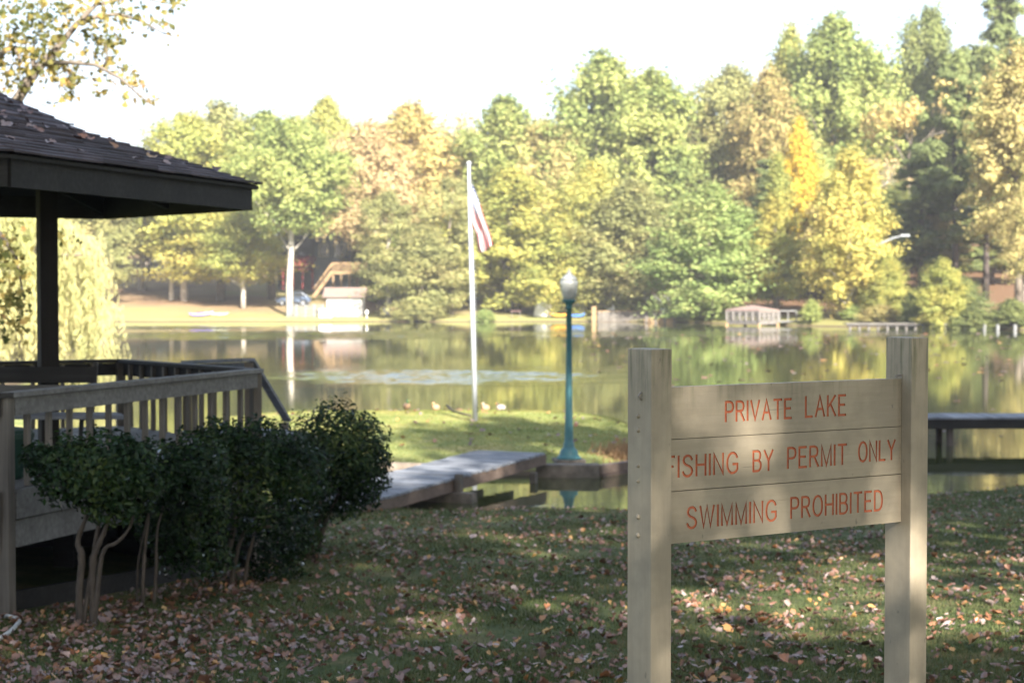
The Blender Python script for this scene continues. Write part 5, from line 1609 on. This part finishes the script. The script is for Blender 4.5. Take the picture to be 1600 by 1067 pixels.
# timber stairs and deck
def stairs():
    d = 197
    r = empty('wooden_stairs', G(510, d), 'tan timber stairs climbing to a deck above the white shed', 'stairs')
    a, b = P(490, 464, d), P(519, 424, d)
    for dy in (0, 1.2):
        MB().beam(a + V3((0, dy, 0)), b + V3((0, dy, 0)), .1, .4).build('stringer', M['tan_wood'], r)
        MB().beam(a + V3((0, dy, .9)), b + V3((0, dy, .9)), .1, .14).build('handrail', M['tan_wood'], r)
    mb = MB()
    for k in range(12):
        c = a.lerp(b, (k + .5) / 12); mb.box((c.x, c.y + .6, c.z + .1), (.32, 1.2, .06))
    mb.build('treads', M['tan_wood'], r)
    x0, x1, zt_ = b.x, (572 - CX) / FPX * d, b.z
    MB().box(((x0 + x1) / 2, d + 2, zt_ - .15), (x1 - x0, 4, .3)).build('deck', M['tan_wood'], r)
    mb = MB()
    mb.box(((x0 + x1) / 2, d + .1, zt_ + .9), (x1 - x0, .1, .14))
    for k in range(26): mb.box((x0 + (x1 - x0) * k / 25, d + .1, zt_ + .45), (.06, .06, .8))
    mb.build('railing', M['tan_wood'], r)
    for k in range(5):
        x = x0 + .1 + (x1 - x0 - .2) * k / 4; MB().box((x, d + .2, (zt_ + hz(x, d)) / 2 - .3), (.18, .18, zt_ - hz(x, d))).build('deck_post', M['tan_wood'], r)
stairs()
house(510, 566, 181, 3.2, Z(462, 181), Z(451, 181), M['white_siding'], M['pink_roof'], 'small white shed with pale pinkish roof near the shore', [], name='shed')
house(214, 240, 232, 6, Z(420, 232), Z(410, 232), M['red_siding'], M['grey_roof'], 'small red house far back beyond the straw lawn', [(.5, Z(434, 232), .8, .9)])
house(244, 258, 226, 1.5, Z(408, 226), Z(404, 226), M['white_siding'], M['white_paint'], 'little white hut on the rise beside the red house', name='hut')
house(624, 662, 205, 6, Z(425, 205), Z(410, 205), M['cream_siding'], M['grey_roof'], 'cream house half hidden behind the olive trees', [(.6, Z(442, 205), 1, 1)])
house(664, 702, 228, 7, Z(392, 228), Z(368, 228), M['pink_roof'], M['grey_roof'], 'pinkish grey gabled house high among the trees by the flagpole', [(.4, Z(408, 228), 1, 1.2)])
house(776, 800, 222, 6, Z(392, 222), Z(380, 222), M['cream_siding'], M['grey_roof'], 'pale house seen just below the hanging flag', [(.5, Z(404, 222), 1, 1.1)])
house(1148, 1172, 214, 6, Z(346, 214), Z(334, 214), M['white_siding'], M['grey_roof'], 'white house glimpsed above the bright green tree', [(.5, Z(366, 214), 1, 1.2)])
house(1255, 1282, 214, 6, Z(352, 214), Z(340, 214), M['white_siding'], M['grey_roof'], 'white house glimpsed behind the slim gold tree', [(.5, Z(372, 214), 1, 1.2)])
house(985, 1075, 192, 6, Z(474, 192), Z(464, 192), M['asphalt'], M['grey_roof'], 'low grey boathouse behind the timber bulkhead', [], name='boathouse')

def car():
    d = 192
    g = G(459, d)
    r = empty('parked_car', g, 'blue-grey hatchback parked on the slope behind the thick pale trunk', 'car')
    x0, z0, L = g.x - 1.85, g.z, 3.7
    bp = simple('car_paint', (.08, .11, .17), (.065, .09, .14), .25, 1, spec=.7)
    low = [(0, .32), (0, .62), (.15, .78), (1.0, .92), (2.9, .98), (3.6, .92), (3.7, .6), (3.66, .32)]
    mb = MB(); mb.extrude([(x0 + a, d - .8, z0 + b) for a, b in low], (0, 1.6, 0)); mb.build('body', bp, r, bevel=.06)
    cab = [(.9, .92), (1.55, 1.42), (2.7, 1.45), (3.45, .96)]
    mb = MB(); mb.extrude([(x0 + a, d - .7, z0 + b) for a, b in cab], (0, 1.4, 0)); mb.build('roof', bp, r, bevel=.05)
    win = [(1.08, .96), (1.6, 1.37), (2.66, 1.39), (3.2, .99)]
    mb = MB(); mb.extrude([(x0 + a, d - .715, z0 + b) for a, b in win], (0, .012, 0)); mb.build('side_window', M['glass_dark'], r)
    for a in (.75, 2.95):
        for y in (-.78, .78):
            w = MB().tube([(x0 + a, d + y - .1, z0 + .31), (x0 + a, d + y + .1, z0 + .31)], .31, 18).build('wheel', M['rubber'], r)
            MB().tube([(x0 + a, d + y - .115, z0 + .31), (x0 + a, d + y - .10, z0 + .31)], .19, 14).build('rim', M['gray_metal'], w)
    for y in (-.55, .55): MB().box((x0 + .02, d + y, z0 + .68), (.1, .35, .14)).build('headlight', M['white_paint'], r)
car()
def kayak(px0, px1, d, m, label, w=.8, lift=.1, grp='kayaks', name='kayak', cat='kayak', yaw=.5):
    a, b = G(px0, d - yaw, lift), G(px1, d + yaw, lift + .05)
    L = (b - a).length; dr = (b - a).normalized(); s = V3((-dr.y, dr.x, 0))
    r = empty(name, a.lerp(b, .5), label, cat)
    vs, fs = [], []
    N, K = 18, 12
    for i in range(N + 1):
        t = i / N
        c = a.lerp(b, t)
        k = max(math.sin(math.pi * t) ** .55, .02)
        rise = .22 * (2 * t - 1) ** 4
        for j in range(K):
            an = 2 * math.pi * j / K
            vs.append(c + s * (math.cos(an) * w / 2 * k) + V3((0, 0, .2 + rise + math.sin(an) * (.20 if math.sin(an) < 0 else .13) * k)))
    for i in range(N):
        for j in range(K):
            fs.append((i * K + j, i * K + (j + 1) % K, (i + 1) * K + (j + 1) % K, (i + 1) * K + j))
    fs += [tuple(range(K)), tuple(N * K + j for j in range(K))]
    MB().add(vs, fs).build('hull', m, r, smooth=True)
    c = a.lerp(b, .48)
    MB().lathe((c.x, c.y, c.z + .32), [(.22, 0), (.26, .03), (.26, .05), (.2, .05)], 16, scale=(1.6, .9)).build('cockpit', M['rubber'], r)
purple = simple('purple_hull', (.20, .13, .62), (.28, .24, .68), .4, 2)
cream = simple('cream_hull', (.60, .62, .46), (.52, .55, .40), .5, 2)
kayak(294, 334, 177.5, purple, 'purple and white kayak drawn up on the far bank')
kayak(320, 358, 178, cream, 'pale cream-green kayak lying beside the purple one', yaw=-.4)
kayak(858, 895, 180, simple('orange_hull', (.65, .33, .03), (.55, .27, .03), .5, 2), 'orange-yellow canoe on the bank behind the lamp post', name='canoe', cat='canoe')
kayak(888, 914, 178.5, simple('blue_hull', (.06, .16, .50), (.08, .2, .55), .5, 2), 'bright blue kayak on the bank behind the lamp post')
def tarp(px, py0, py1, d, wpx, label, m, seed):
    g = np.random.default_rng(seed)
    c = G(px, d); w = wpx / FPX * d / 2; h = Z(py0, d) - c.z
    r = empty('covered_boat', c, label, 'covered boat')
    nu, nv = 20, 10
    vs, fs = [], []
    for i in range(nu + 1):
        for j in range(nv + 1):
            u, v = i / nu * 2 - 1, j / nv * math.pi
            k = max(1 - abs(u) ** 3, .04) ** .5
            wr = 1 + .07 * math.sin(u * 9 + seed) * math.sin(v * 5)
            vs.append((c.x + u * w, c.y + math.cos(v) * 1.0 * k * wr, c.z + max(math.sin(v), 0) * h * k * wr * (1 + .12 * math.sin(u * 4 + seed))))
    for i in range(nu):
        for j in range(nv):
            a = i * (nv + 1) + j; fs.append((a, a + 1, a + nv + 2, a + nv + 1))
    mesh_np('tarp', vs, fs, m, r, smooth=True)
    MB().box((c.x, c.y, c.z + .05), (w * 1.7, 1.2, .1)).build('cradle', M['tan_wood'], r)
white_tarp = simple('white_tarp', (.75, .73, .70), (.6, .58, .55), .6, 2)
tarp(850, 464, 486, 182, 32, 'white tarp-covered boat on the bank before the lamp post', white_tarp, 1)
tarp(903, 466, 482, 182, 22, 'white boat cover humped just past the lamp post', white_tarp, 4)
tarp(955, 478, 488, 180, 16, 'small whitish covered skiff above the bulkhead', white_tarp, 6)
def low_fence():
    d = 179
    r = empty('wire_fence', G(480, d), 'pale wire fence panel by the thick pale trunk on the shore', 'fence')
    for px in (449, 463, 477, 491, 505):
        g = G(px, d); MB().tube([g, g + V3((0, 0, 1.35))], .05, 8).build('fence_post', M['gray_metal'], r)
    a, b = G(449, d), G(505, d)
    mb = MB()
    for k in range(60):
        p = a.lerp(b, k / 59); p.z = hz(p.x, p.y); mb.tube([p, p + V3((0, 0, 1.25))], .012, 4)
    for z in (.15, .5, .85, 1.25): mb.tube([a + V3((0, 0, z)), b + V3((0, 0, z))], .015, 4)
    mb.build('wire_mesh', M['gray_metal'], r)
low_fence()
def crate_box(px0, px1, d, h, m, label, name, cat, dep=1.0):
    a, b = G(px0, d), G(px1, d)
    mb = MB(); mb.box(((a.x + b.x) / 2, d, a.z + h / 2), (b.x - a.x, dep, h))
    mb.box(((a.x + b.x) / 2, d, a.z + h + .04), (b.x - a.x + .12, dep + .12, .08))
    tag(mb.build(name, m, bevel=.03), label, cat)
crate_box(499, 519, 178.6, .75, M['white_paint'], 'low white storage box on the grass beside the shed', 'storage_box', 'box')
def post_light():
    g = G(573, 179)
    r = empty('garden_light', g, 'tiny white garden light post beyond the shed', 'light post')
    MB().tube([g, g + V3((0, 0, .4))], .07, 8).build('post', M['white_paint'], r)
    MB().lathe(tuple(g + V3((0, 0, .4))), [(.1, 0), (.16, .05), (.16, .28), (.05, .38)], 12).build('lamp_shade', M['white_paint'], r)
post_light()
def chair(px, d, m, label):
    g = G(px, d)
    r = empty('lawn_chair', g, label, 'chair')
    MB().box((g.x, g.y, g.z + .42), (.62, .55, .05)).build('seat', m, r)
    MB().beam(g + V3((0, .25, .42)), g + V3((0, .45, 1.0)), .62, .05, up=V3((0, 1, 0))).build('backrest', m, r)
    for sx in (-.28, .28):
        for sy in (-.25, .22): MB().box((g.x + sx, g.y + sy, g.z + .21), (.06, .06, .42)).build('leg', m, r)
        MB().box((g.x + sx, g.y, g.z + .64), (.1, .6, .04)).build('armrest', m, r)
chair(604, 178.6, M['black_metal'], 'black lawn chair at the foot of the straight pale trunk')
chair(617, 178.4, simple('maroon', (.16, .04, .04), (.12, .03, .03), .6, 3), 'dark red lawn chair near the black one')
def table(px, d, top, m, label):
    g = G(px, d)
    r = empty('table', g, label, 'table')
    MB().box((g.x, g.y, g.z + .72), (1.0, .7, .06)).build('tabletop', top, r)
    for sx in (-.4, .4):
        for sy in (-.25, .25): MB().box((g.x + sx, g.y + sy, g.z + .35), (.06, .06, .7)).build('leg', m, r)
table(632, 178.6, simple('sky_blue', (.2, .45, .7), (.25, .5, .75), .5, 3), M['gray_metal'], 'light blue table beside the dark red lawn chair')
table(806, 179.5, simple('brown_top', (.22, .12, .11), (.17, .1, .09), .7, 3), M['concrete'], 'small brown picnic table on the shore between flag and lamp')

# bulkhead, docks and the white dock house
def bulkhead():
    d0 = 175.6
    r = empty('bulkhead', G(990, d0), 'weathered timber bulkhead holding the bank before the boathouse', 'bulkhead')
    a, b = (934 - CX) / FPX * d0, (1062 - CX) / FPX * d0
    mb = MB(); g = random.Random(3)
    x = a
    while x < b:
        w = g.uniform(.22, .3); mb.box((x + w / 2, d0 + g.uniform(-.04, .04), .35), (w - .03, .12, 1.3 + g.uniform(-.12, .12))); x += w
    mb.build('boards', M['grey_wood_z'], r)
    MB().box(((a + b) / 2, d0 + .15, 1.0), (b - a, .3, .16)).build('cap_rail', M['tan_wood'], r)
    c = (928 - CX) / FPX * d0
    MB().box((c, d0 - .1, .55), (.42, .42, 1.9)).build('corner_post', M['tan_wood'], r)
bulkhead()
def small_dock():
    r = empty('dock', G(1030, 172), 'short tan plank dock in front of the timber bulkhead', 'dock')
    x0, x1, d = (1006 - CX) / FPX * 172, (1056 - CX) / FPX * 172, 172
    MB().box(((x0 + x1) / 2, d + 1, .42), (x1 - x0, 3, .14)).build('planks', M['white_wood'], r)
    MB().box(((x0 + x1) / 2, d - .56, .2), (x1 - x0, .1, .5)).build('skirt_board', M['tan_wood'], r)
    for k in range(4): MB().box((x0 + .2 + (x1 - x0 - .4) * k / 3, d - .68, -.1), (.2, .2, 1.5)).build('pile', M['grey_wood_z'], r)
small_dock()
def grill():
    g = V3(((1038 - CX) / FPX * 172.5, 172.5, .49))
    r = empty('grill', g, 'small kettle grill on the short tan dock', 'grill')
    for k in range(3):
        a = k * 2.1; MB().tube([g + V3((math.cos(a) * .3, math.sin(a) * .3, 0)), g + V3((math.cos(a) * .1, math.sin(a) * .1, .6))], .025, 6).build('leg', M['white_paint'], r)
    MB().lathe(tuple(g + V3((0, 0, .55))), [(.1, 0), (.3, .12), (.36, .28), (.37, .3)], 14).build('bowl', M['white_paint'], r, smooth=True)
    MB().lathe(tuple(g + V3((0, 0, .86))), [(.37, 0), (.33, .16), (.2, .28), (.03, .32)], 14).build('lid', M['black_metal'], r, smooth=True)
grill()
def dock_house():
    d = 158
    s = d / FPX
    x0, x1, xc = (1139 - CX) * s, (1217 - CX) * s, (1184 - CX) * s
    r = empty('dock_house', V3((xc, d, 0)), 'white railed wooden dock house standing over the water', 'dock house')
    zf, ze = Z(501, d), Z(484, d)
    cs = [V3((x0, d + 1.6, 0)), V3((xc, d - 1.0, 0)), V3((x1, d + .6, 0)), V3((x0 + (x1 - xc), d + 3.4, 0))]
    MB().prism([(c.x, c.y) for c in cs], zf - .3, zf).build('floor', M['white_wood'], r)
    zt_ = ze
    inner = [c.lerp(sum(cs, V3((0, 0, 0))) / 4, -.06) for c in cs]
    ap = sum(cs, V3((0, 0, 0))) / 4
    mb = MB()
    vs = [V3((c.x, c.y, zt_)) for c in inner] + [V3((c.x, c.y, zt_ - .12)) for c in inner] + [V3((ap.x, ap.y, zt_ + .42))]
    mb.add(vs, [(0, 1, 8), (1, 2, 8), (2, 3, 8), (3, 0, 8), (3, 2, 1, 0), (4, 5, 6, 7), (0, 1, 5, 4), (1, 2, 6, 5), (2, 3, 7, 6), (3, 0, 4, 7)])
    mb.build('roof', M['pink_roof'], r)
    for i in range(4):
        a, b = cs[i], cs[(i + 1) % 4]
        n = 5 if i % 2 == 0 else 4
        for k in range(n):
            p = a.lerp(b, k / n); MB().box((p.x, p.y, (zf + zt_ - .12) / 2), (.18, .18, zt_ - .12 - zf)).build('post', M['white_wood'], r)
        mb = MB()
        mb.beam(V3((a.x, a.y, zf + .48)), V3((b.x, b.y, zf + .48)), .08, .12)
        for k in range(1, n * 2):
            p = a.lerp(b, k / (n * 2)); mb.box((p.x, p.y, zf + .22), (.06, .05, .44))
        mb.build('railing', M['white_wood'], r)
        mb = MB(); mb.beam(V3((a.x, a.y, zt_ - .2)), V3((b.x, b.y, zt_ - .2)), .1, .2); mb.build('header_beam', M['white_wood'], r)
        MB().box((a.x, a.y, zf - 1.0), (.24, .24, 1.5)).build('pile', M['tan_wood'], r)
    MB().box((x1 + .9, d + 2.2, zf - .1), (2.4, 1.4, .14)).build('gangway', M['grey_wood'], r)
    mb = MB()
    for k in range(3): mb.box((x1 + .3 + k * .75, d + 1.6, zf + .4), (.1, .1, 1.0))
    mb.box((x1 + .9, d + 1.6, zf + .85), (2.0, .1, .1)); mb.build('gangway_rail', M['grey_wood'], r)
dock_house()
def pale_dock():
    d = 147
    s = d / FPX
    x0, x1 = (1322 - CX) * s, (1436 - CX) * s
    r = empty('dock', V3(((x0 + x1) / 2, d, 0)), 'long pale whitish dock below the light pole', 'dock')
    zt_ = Z(505, d)
    MB().box(((x0 + x1) / 2, d + .6, zt_ - .04), (x1 - x0, 1.6, .08)).build('planks', M['white_wood'], r)
    MB().box(((x0 + x1) / 2, d - .22, zt_ - .16), (x1 - x0, .08, .14)).build('stringer', M['dark_wood'], r)
    for k in range(8):
        x = x0 + .3 + (x1 - x0 - .6) * k / 7; MB().tube([(x, d - .1, -1.4), (x, d - .1, zt_ - .16)], .11, 8).build('pile', M['white_wood'], r)
pale_dock()
def light_pole():
    d = 157
    g = G(1371, d); t = P(1370, 383, d); e1 = P(1412, 368, d); e2 = P(1359, 377, d)
    r = empty('light_pole', g, 'tall grey light pole with angled arms beside the golden tree', 'light pole')
    MB().tube([g - V3((0, 0, .3)), g.lerp(t, .5), t], [.17, .14, .10], 10).build('pole', M['gray_metal'], r, smooth=True)
    MB().tube([t, t.lerp(e1, .6) + V3((0, 0, .1)), e1], [.085, .07, .06], 8).build('arm', M['gray_metal'], r)
    MB().tube([t, e2], [.08, .06], 8).build('arm', M['gray_metal'], r)
    MB().box(tuple(e1 + V3((.1, 0, .0))), (.8, .35, .2)).build('lamp_head', M['gray_metal'], r)
light_pole()
PM = simple('piling_white', (.20, .20, .195), (.12, .12, .118), .7, 3)
for i, px in enumerate((1442, 1458, 1477, 1497, 1518, 1538, 1559, 1586)):
    d = 147.0
    for _ in range(6):
        x = (px - CX) / FPX * d; d = float(np.interp(x, *YS)) - 1.6
    x = (px - CX) / FPX * d
    p = V3((x, d, 0))
    o = MB().tube([p + V3((0, 0, -1.3)), p + V3((0, 0, .38)), p + V3((0, 0, .46))], [.15, .15, .11], 10).build('piling', PM, smooth=False)
    tag(o, 'short whitish piling post in the water along the dark wooded bank', 'piling', 'piling posts along the dark bank')

# ------------------------------------------------------------------ air: the far shore fades a little
hm = bpy.data.materials.new('haze_air'); hm.use_nodes = True
hn = hm.node_tree.nodes; hn.remove(hn["Principled BSDF"])
hv = hn.new("ShaderNodeVolumePrincipled")
hv.inputs["Density"].default_value = 0.00034
hv.inputs["Color"].default_value = (.95, .96, 1, 1)
hm.node_tree.links.new(hv.outputs[0], hn["Material Output"].inputs["Volume"])
tag(MB().box((0, 450, 19), (1950, 1600, 46)).build('haze', hm), kind='stuff')
